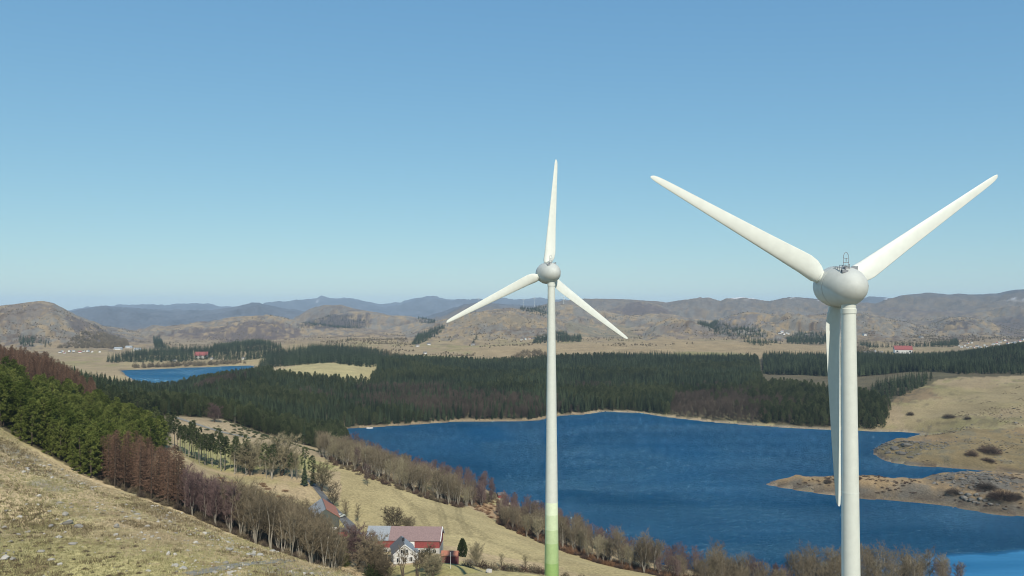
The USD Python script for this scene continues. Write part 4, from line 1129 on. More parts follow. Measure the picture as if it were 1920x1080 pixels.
# scrub on the headland and the spit
for u, v, hp, w, lb in ((1707, 779, 8, 1.3, 'dark round bush alone on the left part of the headland'), (1780, 783, 8, 2.2, 'wide dark bush on the middle of the headland'), (1815, 787, 6, 1.6, 'small dark bush right of the wide bush on the headland'), (1855, 850, 17, 1.9, 'brown leafless bush on the front of the headland, upper one'), (1822, 855, 13, 1.4, 'brown leafless bush on the front of the headland, left one'), (1852, 866, 9, 2.2, 'brown low bush on the front of the headland, lower one'),
                        (1553, 909, 12, .8, 'small dark juniper on the grassy spit left of the big tower'), (1788, 930, 13, 1.6, 'dark bush at the left of the rocks on the spit'), (1850, 918, 14, 2.0, 'dark bush above the rocks on the spit'), (1880, 938, 22, 1.7, 'brown thicket right of the rocks on the spit'), (1905, 936, 12, 1.7, 'dark bush at the right end of the spit')):
    single('bush', 'scrub_' + ('d' if 'dark' in lb else 'b'), scrubs, (M['bark_dark'], M['twig_dark'] if 'dark' in lb else M['heather']), int(u) % 4, u, v, hp, lb, 'bush', y0=380, base_h=2.2, wide=w)

# ------------------------------------------------------------------ far woods and scrub on the hills
def by_pixels(corners, spacing, seed, y0, y1, gap=0.0, clump=None):
    """Jittered points of the land between two depths whose pixels fall in a patch of the photograph."""
    poly = Polygon(corners)
    us = [c[0] for c in corners]
    pl = plan([(min(us) - 4, y0), (max(us) + 4, y0), (max(us) + 4, y1), (min(us) - 4, y1)])
    p = grid_points(pl, spacing, seed, gap=gap)
    if clump:
        p = p[.7 * fbm2(p[:, 0], p[:, 1], 120, 4, seed) + .3 * fbm2(p[:, 0], p[:, 1], 30, 2, seed + 1) > clump]
    z = height(p[:, 0], p[:, 1])
    u, v = project(p[:, 0], p[:, 1], z)
    return p[shapely.contains_xy(poly, u, v)]


far_spruce = [[('crown', spruce(250 + i, nb=26, slim=.24)[1], M['spruce_green'])] for i in range(3)]
far_bare = [[('crown', bush(260 + i, h=10, w=4.5, n=160, tw=.7)[1], M['twig_brown'])] for i in range(3)]
far_woods = [
    ([(34, 635), (66, 634), (66, 650), (34, 650)], 9, 1900, 2700, 's', 'square dark conifer wood low on the left hill'),
    ([(68, 641), (96, 637), (97, 652), (70, 650)], 13, 1900, 2700, 's', 'loose conifer wood right of the square wood on the left hill'),
    ([(95, 660), (130, 642), (150, 624), (190, 624), (237, 638), (242, 650), (200, 660)], 11, 1900, 3000, 'b', 'brown leafless wood on the foot of the left hill'),
    ([(287, 634), (298, 630), (306, 648), (320, 656), (290, 657)], 10, 1900, 3200, 's', 'narrow dark wood on the slope right of the left hill'),
    ([(200, 676), (250, 662), (340, 655), (400, 656), (392, 674), (250, 688), (205, 686)], 9, 1430, 2100, 's', 'dark conifer band beyond the small far lake'),
    ([(388, 674), (400, 652), (450, 643), (480, 641), (525, 650), (535, 662), (500, 673), (430, 678)], 8.5, 1480, 2200, 's', 'blue-green conifer wood on the knoll beyond the small lake'),
    ([(484, 692), (500, 668), (560, 656), (600, 652), (650, 650), (692, 656), (725, 668), (738, 681), (700, 689), (650, 686), (625, 680), (560, 685)], 7, 1080, 1700, 's', 'dark conifer wood behind the small round meadow'),
    ([(555, 612), (620, 592), (690, 592), (692, 616), (560, 616)], 15, 3300, 5000, 's', 'dark wood on the far hill slope left of the middle hill'),
    ([(782, 593), (815, 592), (816, 607), (786, 607)], 15, 3000, 4800, 's', 'small square dark wood left of the middle hill'),
    ([(771, 647), (785, 628), (830, 611), (836, 618), (805, 638), (778, 648)], 10, 1900, 3000, 's', 'slanting dark wood on the left flank of the middle hill'),
    ([(970, 576), (1030, 574), (1052, 590), (1030, 597), (985, 587)], 15, 2800, 5000, 's', 'dark wood on the saddle under the small far turbines'),
    ([(1036, 626), (1062, 625), (1066, 634), (1090, 633), (1090, 641), (1000, 644), (1000, 637)], 9, 1750, 2800, 's', 'dark wood by the village behind the banded tower'),
    ([(1088, 599), (1115, 600), (1118, 606), (1085, 604)], 13, 2500, 4500, 's', 'thin dark wood strip right of the banded tower'),
    ([(1130, 592), (1160, 594), (1165, 598), (1135, 598)], 15, 2500, 5000, 's', 'small dark wood under the dark far hill'),
    ([(1306, 606), (1340, 603), (1372, 612), (1422, 618), (1444, 632), (1400, 637), (1340, 626)], 10, 2000, 3300, 's', 'long dark wood at the foot of the rocky hill left of the big turbine'),
    ([(1472, 635), (1500, 626), (1552, 626), (1552, 646), (1480, 649)], 9, 1900, 3000, 's', 'dark rectangular wood just left of the big tower'),
    ([(1608, 646), (1660, 651), (1700, 650), (1745, 648), (1795, 640), (1800, 656), (1740, 661), (1640, 661)], 10, 1750, 2900, 's', 'dark wood behind the red roofed hall'),
    ([(1610, 640), (1700, 630), (1800, 628), (1880, 632), (1800, 645), (1700, 650), (1620, 646)], 20, 1900, 3500, 'b', 'brown leafless wood on the slope behind the red roofed hall'),
    ([(960, 672), (985, 660), (1020, 660), (1028, 670)], 12, 1420, 1800, 'b', 'brown leafless scrub left of the banded tower'),
    ([(880, 648), (960, 640), (1020, 644), (960, 655), (890, 656)], 22, 1700, 2500, 'b', 'brown leafless scrub before the village'),
    ([(1280, 615), (1340, 622), (1400, 636), (1330, 640), (1240, 636)], 24, 2000, 3000, 'b', 'brown scrub on the rocky knoll'),
    ([(880, 600), (1000, 600), (1030, 620), (960, 640), (880, 630)], 40, 2000, 3600, 'b', 'scattered brown scrub on the middle hill'),
    ([(0, 580), (110, 580), (200, 620), (150, 640), (0, 640)], 34, 2000, 3100, 'b', 'scattered brown scrub on the left hill'),
    ([(430, 600), (520, 596), (570, 620), (480, 640), (400, 640)], 30, 2300, 4000, 'b', 'scattered brown scrub on the dark hill left of the middle'),
    ([(1600, 600), (1920, 590), (1920, 640), (1620, 640)], 50, 2200, 5000, 'b', 'scattered brown scrub on the right hills'),
    ([(600, 640), (760, 630), (780, 660), (640, 660)], 32, 1600, 2600, 'b', 'scattered brown scrub on the plain left of the middle hill'),
    ([(200, 655), (500, 640), (500, 660), (200, 665)], 40, 1600, 3200, 'b', 'scattered brown trees on the plain before the left hills'),
    ([(760, 660), (860, 652), (960, 655), (950, 668), (860, 672), (770, 672)], 20.5, 1400, 2000, 'b', 'loose brown scrub on the plain left of the banded tower'),
    ([(1040, 648), (1160, 640), (1300, 642), (1300, 650), (1160, 650), (1060, 656)], 20.6, 1500, 2200, 'b', 'loose brown scrub along the crest of the ochre field'),
    ([(1390, 640), (1440, 640), (1470, 646), (1420, 650)], 15, 1500, 2300, 's', 'small conifer clump at the right end of the ochre field'),
    ([(1560, 655), (1620, 652), (1660, 668), (1600, 672)], 12, 1400, 2000, 'b', 'brown trees by the sheds right of the big tower'),
    ([(250, 688), (330, 684), (470, 679), (470, 682), (330, 688), (250, 692)], 9, 1280, 1600, 'b', 'brown bushes along the far bank of the small lake'),
    ([(640, 652), (700, 655), (760, 670), (720, 672), (660, 662)], 14, 1450, 2000, 'b', 'brown trees along the plain behind the dark wood')]
for i, (c, sp, ya, yb, kd, lb) in enumerate(far_woods):
    p = by_pixels(c, sp if sp < 20 else 11, 300 + i, ya, yb, .12 if sp < 20 else .3, None if sp < 20 else .53)
    if len(p) < 3:
        continue
    st_ = stand(p, (.65, .95) if sp < 20 else (.2, .5), 330 + i, 3)
    scatter2('conifer_wood' if kd == 's' else 'leafless_wood', far_spruce if kd == 's' else far_bare, st_, lb, 'wood')
p = by_pixels([(-10, 572), (1930, 560), (1930, 652), (960, 640), (-10, 655)], 15, 390, 1950, 4600, .35, .575)
scatter2('hillside_scrub', far_bare + [[('crown', spruce(256, nb=26, slim=.3)[1], M['spruce_green'])]], stand(p, (.18, .5), 391, 4), 'dark scrub and small trees in clusters over the distant hills', 'scrub')
for k, (u, v, hp, lb) in enumerate(((842, 638, 7, 'single dark conifer left of the white farmhouse on the middle hill'), (893, 637, 12, 'tall dark conifer beside the white farmhouse on the middle hill'), (888, 644, 9, 'lower dark conifer beside the white farmhouse on the middle hill'), (1145, 670, 9, 'dark bushy tree at the far edge of the forest on the ochre field'), (1222, 603, 5, 'single dark tree on the far brown slope'), (652, 639, 8, 'leftmost of two small dark trees on the far plain'), (658, 638, 9, 'rightmost of two small dark trees on the far plain'), (308, 646, 6, 'small dark tree on the slope right of the left hill'), (318, 646, 7, 'small dark tree farther right on the slope of the left hill'))):
    single('conifer_tree', 'small_spruce', small_spruces, (M['bark_dark'], M['spruce_green']), k % 4, u, v, hp, lb, y0=1400, y1=6000, base_h=16, wide=1.9)

# ------------------------------------------------------------------ buildings
for nm, c in (('white_wall', (.58, .565, .52)), ('red_wall', (.26, .055, .05)), ('green_wall', (.075, .085, .07)), ('stone_wall', (.42, .40, .35)), ('grey_wall', (.35, .35, .33)), ('yellow_wall', (.5, .4, .2)),
              ('tile_roof', (.38, .15, .085)), ('faded_red_roof', (.245, .165, .15)), ('metal_roof', (.27, .29, .30)), ('slate_roof', (.12, .112, .105)), ('red_roof', (.26, .07, .06)), ('white_trim', (.75, .73, .68)), ('black_trim', (.02, .02, .022)), ('wood_brown', (.2, .13, .08))):
    paint(nm, c, .7, .10, 2.2)
look('window_glass', {'p': ('principled_bsdf', {'base_color': (.02, .025, .03), 'roughness': .08})}, [])


def pent(w, l, hw, hr, z0=-1.2):
    """Walls of a gabled house: ridge along y, width w along x."""
    v = [(sx_ * w / 2, sy_ * l / 2, z) for sy_ in (-1, 1) for sx_, z in ((-1, z0), (1, z0), (1, hw), (-1, hw))]
    v += [(0, -l / 2, hw + hr), (0, l / 2, hw + hr)]
    f = [(0, 1, 2), (0, 2, 3), (3, 2, 8), (5, 4, 7), (5, 7, 6), (7, 9, 6), (1, 5, 6), (1, 6, 2), (4, 0, 3), (4, 3, 7)]
    return np.array(v, float), np.array(f)


def slope_slab(w, l, hw, hr, side, over=.35, th=.14, y0=None, y1=None, lift=.03):
    a = math.atan2(hr, w / 2)
    y0 = -l / 2 - over if y0 is None else y0
    y1 = l / 2 + over if y1 is None else y1
    ex = side * (w / 2 + over * math.cos(a))
    ez = hw - over * math.sin(a)
    n = np.array([side * math.sin(a), 0, math.cos(a)])
    p = [np.array([0, y0, hw + hr]), np.array([ex, y0, ez]), np.array([ex, y1, ez]), np.array([0, y1, hw + hr])]
    lo = [q + n * lift for q in p]
    hi_ = [q + n * (lift + th) for q in p]
    v = np.array(lo + hi_)
    f = [(0, 1, 2), (0, 2, 3), (4, 6, 5), (4, 7, 6), (0, 4, 5), (0, 5, 1), (1, 5, 6), (1, 6, 2), (2, 6, 7), (2, 7, 3), (3, 7, 4), (3, 4, 0)]
    m = trimesh.Trimesh(v, np.array(f), process=False)
    m.fix_normals()
    return m


def window(t, x_, z, y, w, h, face='front', name='window', frame=True):
    """A window proud of the gable at y (front) or of the side wall at x_."""
    def bx_(a0, a1, z0, z1, d0, d1):
        if face == 'front':
            return trimesh.creation.box(bounds=[(a0, y - d1, z0), (a1, y - d0, z1)])
        s = 1 if x_ > 0 else -1
        lo, hi_ = sorted((x_ + s * d0, x_ + s * d1))
        return trimesh.creation.box(bounds=[(lo, a0, z0), (hi_, a1, z1)])
    c = x_ if face == 'front' else y
    fr = part(name, bx_(c - w / 2 - .1, c + w / 2 + .1, z - h / 2 - .1, z + h / 2 + .1, .003, .06), M['white_trim'], t)
    part('pane', bx_(c - w / 2, c + w / 2, z - h / 2, z + h / 2, .063, .075), M['window_glass'], fr)
    for q in (0,):
        part('glazing_bar', bx_(c - .035, c + .035, z - h / 2, z + h / 2, .078, .095), M['white_trim'], fr)


def floor_of(x_, y_, r=4):
    return min(ground(x_ + a, y_ + b) for a in (-r, r) for b in (-r, r))


# long red barn, ridge across the view
bx0, by0 = (761 - 960) / FPX * 262, 262.0
bz = 26.4
t = thing('barn', 'long red barn with faded red and grey roof behind the white house', 'barn', (bx0, by0, bz), math.radians(-90 - 2.5))
W_, L_, HW, HR = 9.0, 23.6, 4.4, 3.1
part('wall', pent(W_, L_, HW, HR, 2.0), M['red_wall'], t)
part('stone_base', trimesh.creation.box(bounds=[(-W_ / 2 - .06, -L_ / 2 - .06, -3), (W_ / 2 + .06, L_ / 2 + .06, 1.99)]), M['stone_wall'], t)
for side in (-1, 1):
    part('roof', slope_slab(W_, L_, HW, HR, side, y0=-L_ / 2 + 7.2, y1=L_ / 2 + .3), M['faded_red_roof'], t)
    part('roof', slope_slab(W_, L_, HW, HR, side, y0=-L_ / 2 - .3, y1=-L_ / 2 + 7.19), M['metal_roof'], t, label='grey sheet metal end of the roof')
for yy in (L_ / 2 + .46,):
    for side in (-1, 1):
        part('barge_board', slope_slab(W_, L_, HW, HR, side, y0=yy - .16, y1=yy + .055, th=.3, lift=-.12), M['white_trim'], t)
part('eaves_board', trimesh.creation.box(bounds=[(W_ / 2 + .01, -L_ / 2, HW - .55), (W_ / 2 + .08, L_ / 2, HW - .28)]), M['red_roof'], t)
for i, yy in enumerate(np.linspace(-L_ / 2 + 1.2, L_ / 2 - 1.5, 9)):
    window(t, W_ / 2 + .06, 1.0, yy, 1.0, .85, 'side')
part('door', trimesh.creation.box(bounds=[(W_ / 2 + .01, 1.2, 2.1), (W_ / 2 + .10, 3.8, 4.0)]), M['white_trim'], t)

# dark green barn, gable towards us
gxx, gyy = (609 - 960) / FPX * 308, 308.0
t = thing('barn', 'dark green gabled barn with an orange roof side beside the road', 'barn', (gxx, gyy, 19.6), math.radians(18))
W_, L_, HW, HR = 9.8, 17.0, 7.0, 3.4
part('wall', pent(W_, L_, HW, HR, 3.4), M['green_wall'], t)
part('stone_base', trimesh.creation.box(bounds=[(-W_ / 2 - .08, -L_ / 2 - .08, -4), (W_ / 2 + .08, L_ / 2 + .08, 3.39)]), M['stone_wall'], t)
part('roof', slope_slab(W_, L_, HW, HR, -1), M['metal_roof'], t, label='grey metal roof side')
part('roof', slope_slab(W_, L_, HW, HR, 1), M['tile_roof'], t, label='orange red tiled roof side')
for xx in (-3.2, -1.1, 1.1, 3.2):
    window(t, xx, 2.0, -L_ / 2 - .08, .9, 1.2)
part('ridge_cap', trimesh.creation.box(bounds=[(-.14, -L_ / 2 - .4, HW + HR + .10), (.14, L_ / 2 + .4, HW + HR + .24)]), M['slate_roof'], t)

# white farmhouse
hxx, hyy = (757 - 960) / FPX * 240, 240.0
t = thing('farmhouse', 'white wooden farmhouse with a grey roof behind the dark bare trees', 'house', (hxx, hyy, 29.9), math.radians(14), .92)
W_, L_, HW, HR = 7.0, 9.2, 3.6, 2.9
part('wall', pent(W_, L_, HW, HR), M['white_wall'], t)
rf = part('roof', slope_slab(W_, L_, HW, HR, -1), M['slate_roof'], t)
part('roof', slope_slab(W_, L_, HW, HR, 1), M['metal_roof'], t, label='lighter right roof side')
part('chimney', trimesh.creation.box(bounds=[(-.35, -1.2, HW + HR - .4), (.35, -.5, HW + HR + 1.1)]), M['black_trim'], rf)
for xx in (-2.0, 0.0, 2.0):
    window(t, xx, 1.7, -L_ / 2, .95, 1.3)
for xx in (-.75, .75):
    window(t, xx, 4.35, -L_ / 2, .8, 1.1)
for yy in (-2.6, 0.2, 2.9):
    window(t, W_ / 2, 1.7, yy, .95, 1.3, 'side')
part('veranda', trimesh.creation.box(bounds=[(-3.3, -L_ / 2 - 1.6, -.6), (-.4, -L_ / 2 - .02, .35)]), M['white_trim'], t)
for xx in (-1, 1):
    part('barge_board', slope_slab(W_, L_, HW, HR, xx, y0=-L_ / 2 - .47, y1=-L_ / 2 - .36, th=.26, lift=-.1), M['white_trim'], t)
ext = part('side_wing', trimesh.creation.box(bounds=[(W_ / 2 + .01, -.5, -1.2), (W_ / 2 + 1.5, 3.6, 2.4)]), M['white_wall'], t)
part('wing_roof', trimesh.creation.box(bounds=[(W_ / 2 + .02, -.8, 2.41), (W_ / 2 + 1.7, 3.9, 2.55)]), M['metal_roof'], ext)

# red shed
p = at(843, 1056, 190, 300)
t = thing('shed', 'small red shed with a rusty red roof left of the dark conifer', 'shed', (p[0], p[1] + 1.6, p[2]), math.radians(-96))
part('wall', pent(3.4, 4.6, 2.1, .9), M['red_wall'], t)
for side in (-1, 1):
    part('roof', slope_slab(3.4, 4.6, 2.1, .9, side, over=.25), M['tile_roof'], t)
part('door', trimesh.creation.box(bounds=[(1.703, -1.9, -.2), (1.75, -1.0, 1.8)]), M['red_roof'], t)
p = at(642, 1006, 240, 330)
t = thing('shed', 'little red outbuilding between the green barn and the yard', 'shed', (p[0], p[1], p[2]), math.radians(-80))
part('wall', pent(3.0, 4.2, 2.2, .8), M['red_wall'], t)
for side in (-1, 1):
    part('roof', slope_slab(3.0, 4.2, 2.2, .8, side, over=.25), M['slate_roof'], t)
p = at(940, 934, 380, 520)
t = thing('boathouse', 'tiny red boathouse among bushes on the near lake shore', 'boathouse', (p[0], p[1], p[2]), math.radians(-70))
part('wall', pent(3.0, 4.4, 1.9, 1.0), M['red_wall'], t)
for side in (-1, 1):
    part('roof', slope_slab(3.0, 4.4, 1.9, 1.0, side, over=.25), M['slate_roof'], t)

# white wrapped bale, car, boat, notice frame
p = at(713, 1032, 230, 300)
t = thing('hay_bale', 'white wrapped round bale at the left end of the long barn', 'bale', (p[0], p[1], p[2] + .75), .3)
cyl = lathe([(-.6, 0), (-.6, .70), (-.5, .8), (.5, .8), (.6, .7), (.6, 0)], 20, 'x')
cyl.apply_transform(trimesh.transformations.rotation_matrix(math.pi / 2, [0, 0, 1]))
part('wrapping', cyl, M['white_trim'], t, smooth=30)
part('end_fold', moved(lathe([(.602, 0), (.602, .25), (.66, .2), (.68, 0)], 12, 'x'), trimesh.transformations.rotation_matrix(-math.pi / 2, [0, 0, 1])), M['grey_wall'], t)


def car(label, loc, rot):
    t = thing('parked_car', label, 'car', loc, rot)
    side = [(-2.1, .35), (-2.15, .8), (-1.9, 1.0), (-1.55, 1.42), (.1, 1.46), (.85, 1.0), (1.95, .88), (2.12, .6), (2.1, .35)]
    b = trimesh.creation.extrude_polygon(Polygon(side), 1.7, engine='earcut')
    b.apply_transform(trimesh.transformations.rotation_matrix(math.pi / 2, [1, 0, 0]))
    b.apply_translation((0, .85, 0))
    part('body', b, M['turbine_white'], t)
    part('windscreen', (np.array([(.22, -.7, 1.44), (.92, -.7, 1.02), (.92, .7, 1.02), (.22, .7, 1.44)]), np.array([(0, 1, 2), (0, 2, 3)])), M['window_glass'], t)
    part('rear_window', (np.array([(-1.62, -.7, 1.40), (-1.95, -.7, 1.02), (-1.95, .7, 1.02), (-1.62, .7, 1.40)]), np.array([(0, 2, 1), (0, 3, 2)])), M['window_glass'], t)
    for y_ in (-.856, .856):
        part('side_window', trimesh.creation.box(bounds=[(-1.4, y_ - .005, 1.03), (.35, y_ + .005, 1.36)]), M['window_glass'], t)
    for x_ in (-1.3, 1.3):
        for y_ in (-.78, .78):
            w = trimesh.creation.cylinder(.33, .22, sections=16)
            w.apply_transform(trimesh.transformations.rotation_matrix(math.pi / 2, [1, 0, 0]))
            w.apply_translation((x_, y_, .33))
            part('wheel', w, M['black_trim'], t)


p = at(638, 972, 290, 400)
car('white parked car in the yard right of the green barn', p, math.radians(60))
p = at(694, 803, 600, 760)
t = thing('rowing_boat', 'small white boat at the far left end of the big lake', 'boat', ((694 - 960) / FPX * 690, 690, .02), .2)
hull = trimesh.creation.extrude_polygon(Polygon([(-2.6, -.7), (1.2, -.8), (2.8, 0), (1.2, .8), (-2.6, .7)]), .7, engine='earcut')
part('hull', hull, M['white_trim'], t)
part('seat', trimesh.creation.box(bounds=[(-.3, -.7, .703), (.1, .7, .78)]), M['wood_brown'], t)
p = at(834, 930, 330, 480)
t = thing('notice_frame', 'small white open frame standing at the top edge of the hay field', 'frame', p, 0)
for x_ in (-.8, .8):
    part('post', trimesh.creation.box(bounds=[(x_ - .1, -.06, -.3), (x_ + .1, .06, 1.7)]), M['white_trim'], t)
for z_ in (.3, 1.71):
    part('rail', trimesh.creation.box(bounds=[(-.9, -.06, z_), (.9, .06, z_ + .2)]), M['white_trim'], t)

# far houses
def far_house(name, label, u, v, wpx, wall, roof, group=None, rot=0.0, ratio=1.4, hk=.5, y0=1300, y1=7000, cat='house'):
    p = at(u, v, y0, y1)
    w = wpx * p[1] / FPX
    key = ('far', wall, roof, ratio, hk)
    s = w / (8.0 * ratio)
    lab = label
    if key in firsts:
        return dup(firsts[key], name, (p[0], p[1], p[2]), rot, s, lab, cat, group)
    t = thing(name, lab, cat, p, rot, s, group)
    hw_ = 8.0 * hk
    part('wall', pent(8.0, 8.0 * ratio, hw_, 3.2), M[wall], t)
    for side in (-1, 1):
        part('roof', slope_slab(8.0, 8.0 * ratio, hw_, 3.2, side), M[roof], t)
    for yy in (-8 * ratio / 2 + 2, 8 * ratio / 2 - 2):
        part('window', trimesh.creation.box(bounds=[(4.01, yy - .7, 1.2), (4.06, yy + .7, 2.7)]), M['window_glass'], t)
    firsts[key] = t
    return t


q90 = math.radians(-90)
far_house('barn', 'large red roofed barn beyond the small far lake', 378, 672, 22, 'white_wall', 'red_roof', rot=q90 + .2, hk=.35, cat='barn')
far_house('hall', 'big white hall with a red roof behind the dark plantation at the right', 1693, 663, 30, 'white_wall', 'red_roof', rot=q90 - .3, ratio=1.8, hk=.45, cat='hall')
for u, v, w, lb in ((1625, 664, 12, 'long pale shed just right of the big tower'), (1637, 661, 10, 'pale shed between the big tower and the red roofed hall'), (1651, 662, 8, 'small pale shed left of the red roofed hall'), (1612, 671, 10, 'low white shed at the forest edge by the big tower')):
    far_house('shed', lb, u, v, w, 'white_wall', 'metal_roof', rot=q90, ratio=2.0, hk=.35, cat='shed')
for u, v, w, lb in ((222, 656, 14, 'long pale industrial shed at the foot of the left hill, left of three'), (242, 653, 12, 'long pale industrial shed at the foot of the left hill, middle of three'), (258, 657, 12, 'long pale industrial shed at the foot of the left hill, right of three')):
    far_house('shed', lb, u, v, w, 'white_wall', 'metal_roof', rot=q90, ratio=2.0, hk=.35, cat='shed')
g_ = np.random.default_rng(77)
VILL = [('white house in the village at the foot of the left hill', 'houses at the foot of the left hill', [(113, 662), (117, 660), (121, 663), (130, 661), (138, 661), (150, 662), (157, 661), (165, 660), (173, 661), (187, 661)]),
        ('house of the small village left of the banded tower', 'village left of the banded tower', [(978, 638), (985, 637), (993, 636), (1001, 635), (1008, 634), (1014, 635), (1020, 633)]),
        ('white house in the far village left of the big tower', 'far village left of the big tower', [(1462, 627), (1466, 625), (1470, 628), (1474, 626), (1478, 627), (1467, 622), (1512, 629)]),
        ('white house in the village on the slope at the right edge', 'village at the right edge', [(1798, 650), (1803, 652), (1809, 649), (1814, 653), (1820, 651), (1826, 653), (1832, 650), (1838, 653), (1815, 645), (1822, 644), (1862, 647), (1868, 645), (1875, 643), (1873, 648), (1890, 645), (1897, 643), (1903, 644), (1912, 641), (1850, 651), (1846, 648), (1884, 640), (1918, 638)])]
for lb, gr, spots in VILL:
    for i, (u, v) in enumerate(spots):
        far_house('house', lb, u, v, 3.6 + 1.8 * g_.random(), ['white_wall', 'white_wall', 'white_wall', 'grey_wall', 'yellow_wall'][i % 5] if 'white' not in lb else 'white_wall', ['slate_roof', 'metal_roof', 'red_roof'][i % 3], gr, rot=g_.random() * 3.1)
for u, v, lb in ((887, 648, 'white farmhouse below the tall dark conifer on the middle hill'), (783, 650, 'white low farmhouse beside the slanting wood'), (797, 664, 'tiny white house on the ochre plain'), (327, 678, 'tiny white house left of the large red roofed barn'), (398, 674, 'tiny white house right of the large red roofed barn'), (457, 674, 'tiny white house beyond the right end of the small lake'), (1621, 630, 'white house on the brown slope right of the big tower'), (1727, 634, 'white house on the brown slope above the red roofed hall'), (804, 647, 'pale farmhouse right of the low farmhouse beside the slanting wood')):
    far_house('house', lb, u, v, 6.5, 'white_wall', 'slate_roof', rot=q90 + .3)

# far turbines
def far_turbine(label, u, v, hpx, yaw, phase):
    p = at(u, v, 2200, 9000)
    H_ = hpx * p[1] / FPX
    turbine(label, (p[0], p[1], p[2] - 1), p[2] - 1 + max(H_, 24), yaw, phase, .012, [], detail=False)


far_turbine('tiny far turbine on the ridge, left one beside the dark wood', 982, 577, 14, .1, .6)
far_turbine('tiny far turbine on the ridge, between the dark wood and the banded tower', 1002, 576, 17, -.2, 1.57)
far_turbine('tiny far turbine on the ridge right of the banded tower', 1057, 572, 13, .3, 1.0)
far_turbine('tiny far turbine above the raised tip of the left blade', 897, 573, 12, .2, 1.2)

p = at(845, 1066, 190, 300)
t = thing('flagpole', 'thin white flagpole on the grass before the small red shed', 'flagpole', p)
part('pole', MB().tube((0, 0, -.3), (0, 0, 4.2), .07, .04, 8).mesh(), M['white_trim'], t)
part('finial', trimesh.creation.icosphere(1, .09).apply_translation((0, 0, 4.26)), M['white_trim'], t)

# ------------------------------------------------------------------ tracks
def ribbon(pix, width, y0, y1, n=60, lift=.10):
    c = np.array([at(u, v, y0, y1)[:2] for u, v in pix])
    s_ = np.r_[0, np.cumsum(np.linalg.norm(np.diff(c, axis=0), axis=1))]
    ss = np.linspace(0, s_[-1], n)
    c = np.stack([np.interp(ss, s_, c[:, i]) for i in (0, 1)], 1)
    for _ in range(6):
        c[1:-1] = (c[:-2] + 2 * c[1:-1] + c[2:]) / 4
    d = unit(np.gradient(c, axis=0))
    side = np.stack([-d[:, 1], d[:, 0]], 1)
    m = 5
    off = np.linspace(-.5, .5, m) * width
    v = (c[:, None, :] + side[:, None, :] * off[None, :, None]).reshape(-1, 2)
    z = height(v[:, 0], v[:, 1]) + lift
    i, j = np.meshgrid(np.arange(n - 1), np.arange(m - 1), indexing='ij')
    q = (i * m + j).ravel()
    return np.column_stack([v, z]), np.stack([q, q + 1, q + m + 1, q + m], 1)


look('asphalt', {'g': ('geometry', {}), 'n': ('noise_texture', {'scale': .5, 'detail': 5.0}), 'r': ('rgb_ramp', {'ramp': [(.3, (.10, .10, .098)), (.7, (.16, .16, .155))]}), 'p': ('principled_bsdf', {'roughness': .9})}, [('g.position', 'n.vector'), ('n.fac', 'r.fac'), ('r.color', 'p.base_color')])
look('gravel', {'g': ('geometry', {}), 'n': ('noise_texture', {'scale': .7, 'detail': 6.0, 'roughness': .7}), 'r': ('rgb_ramp', {'ramp': [(.3, (.17, .155, .12)), (.7, (.30, .28, .23))]}), 'p': ('principled_bsdf', {'roughness': .95})}, [('g.position', 'n.vector'), ('n.fac', 'r.fac'), ('r.color', 'p.base_color')])
struct('road', ribbon([(583, 902), (591, 914), (601, 926), (611, 940), (622, 952), (638, 966), (654, 984), (668, 1004)], 4.4, 262, 420), M['asphalt'], 'narrow asphalt road past the green barn into the yard', 'road')
struct('path', ribbon([(352, 1078), (400, 1070), (430, 1063), (470, 1058), (520, 1055), (560, 1053)], 2.2, 100, 260), M['gravel'], 'grey gravel track crossing the foot of the stony slope', 'path')
struct('path', ribbon([(326, 782), (350, 790), (380, 800), (420, 812), (470, 822)], 3.4, 380, 560, lift=.2), M['gravel'], 'pale track at the end of the dark forest', 'path')

# ------------------------------------------------------------------ stones and grass on the near slope
rocks = [rock(400 + i, flat=.62 + .12 * (i % 3), sub=2 if i % 2 else 3, rough=.55) for i in range(6)]
slope_poly = plan([(-60, 108), (330, 108), (640, 128), (665, 148), (560, 160), (450, 170), (350, 182), (200, 192), (100, 197), (0, 203), (-60, 206)])


def one_rock(name, k, loc, rot, scale, label, mat, group=None):
    key = ('rock', k, mat)
    if key in firsts:
        return dup(firsts[key], name, loc, rot, scale, label, 'stone', group)
    p = part(name, rocks[k], M[mat], None)
    tag(p, label, 'stone', group)
    place(UsdGeom.Xformable(p), loc, rot, scale)
    firsts[key] = p
    return p


def dup_rock(k, mat, name, loc, rot, scale, label, group=None):
    """Every stone is a mesh of its own prototype, referenced."""
    key = ('rock', k, mat)
    if key not in firsts:
        return one_rock(name, k, loc, rot, scale, label, mat, group)
    path = numbered('/World', name)
    m = UsdGeom.Mesh.Define(stage, path)
    m.GetPrim().GetReferences().AddInternalReference(firsts[key].GetPath())
    place(m, loc, rot, scale)
    return tag(m.GetPrim(), label, 'stone', group)


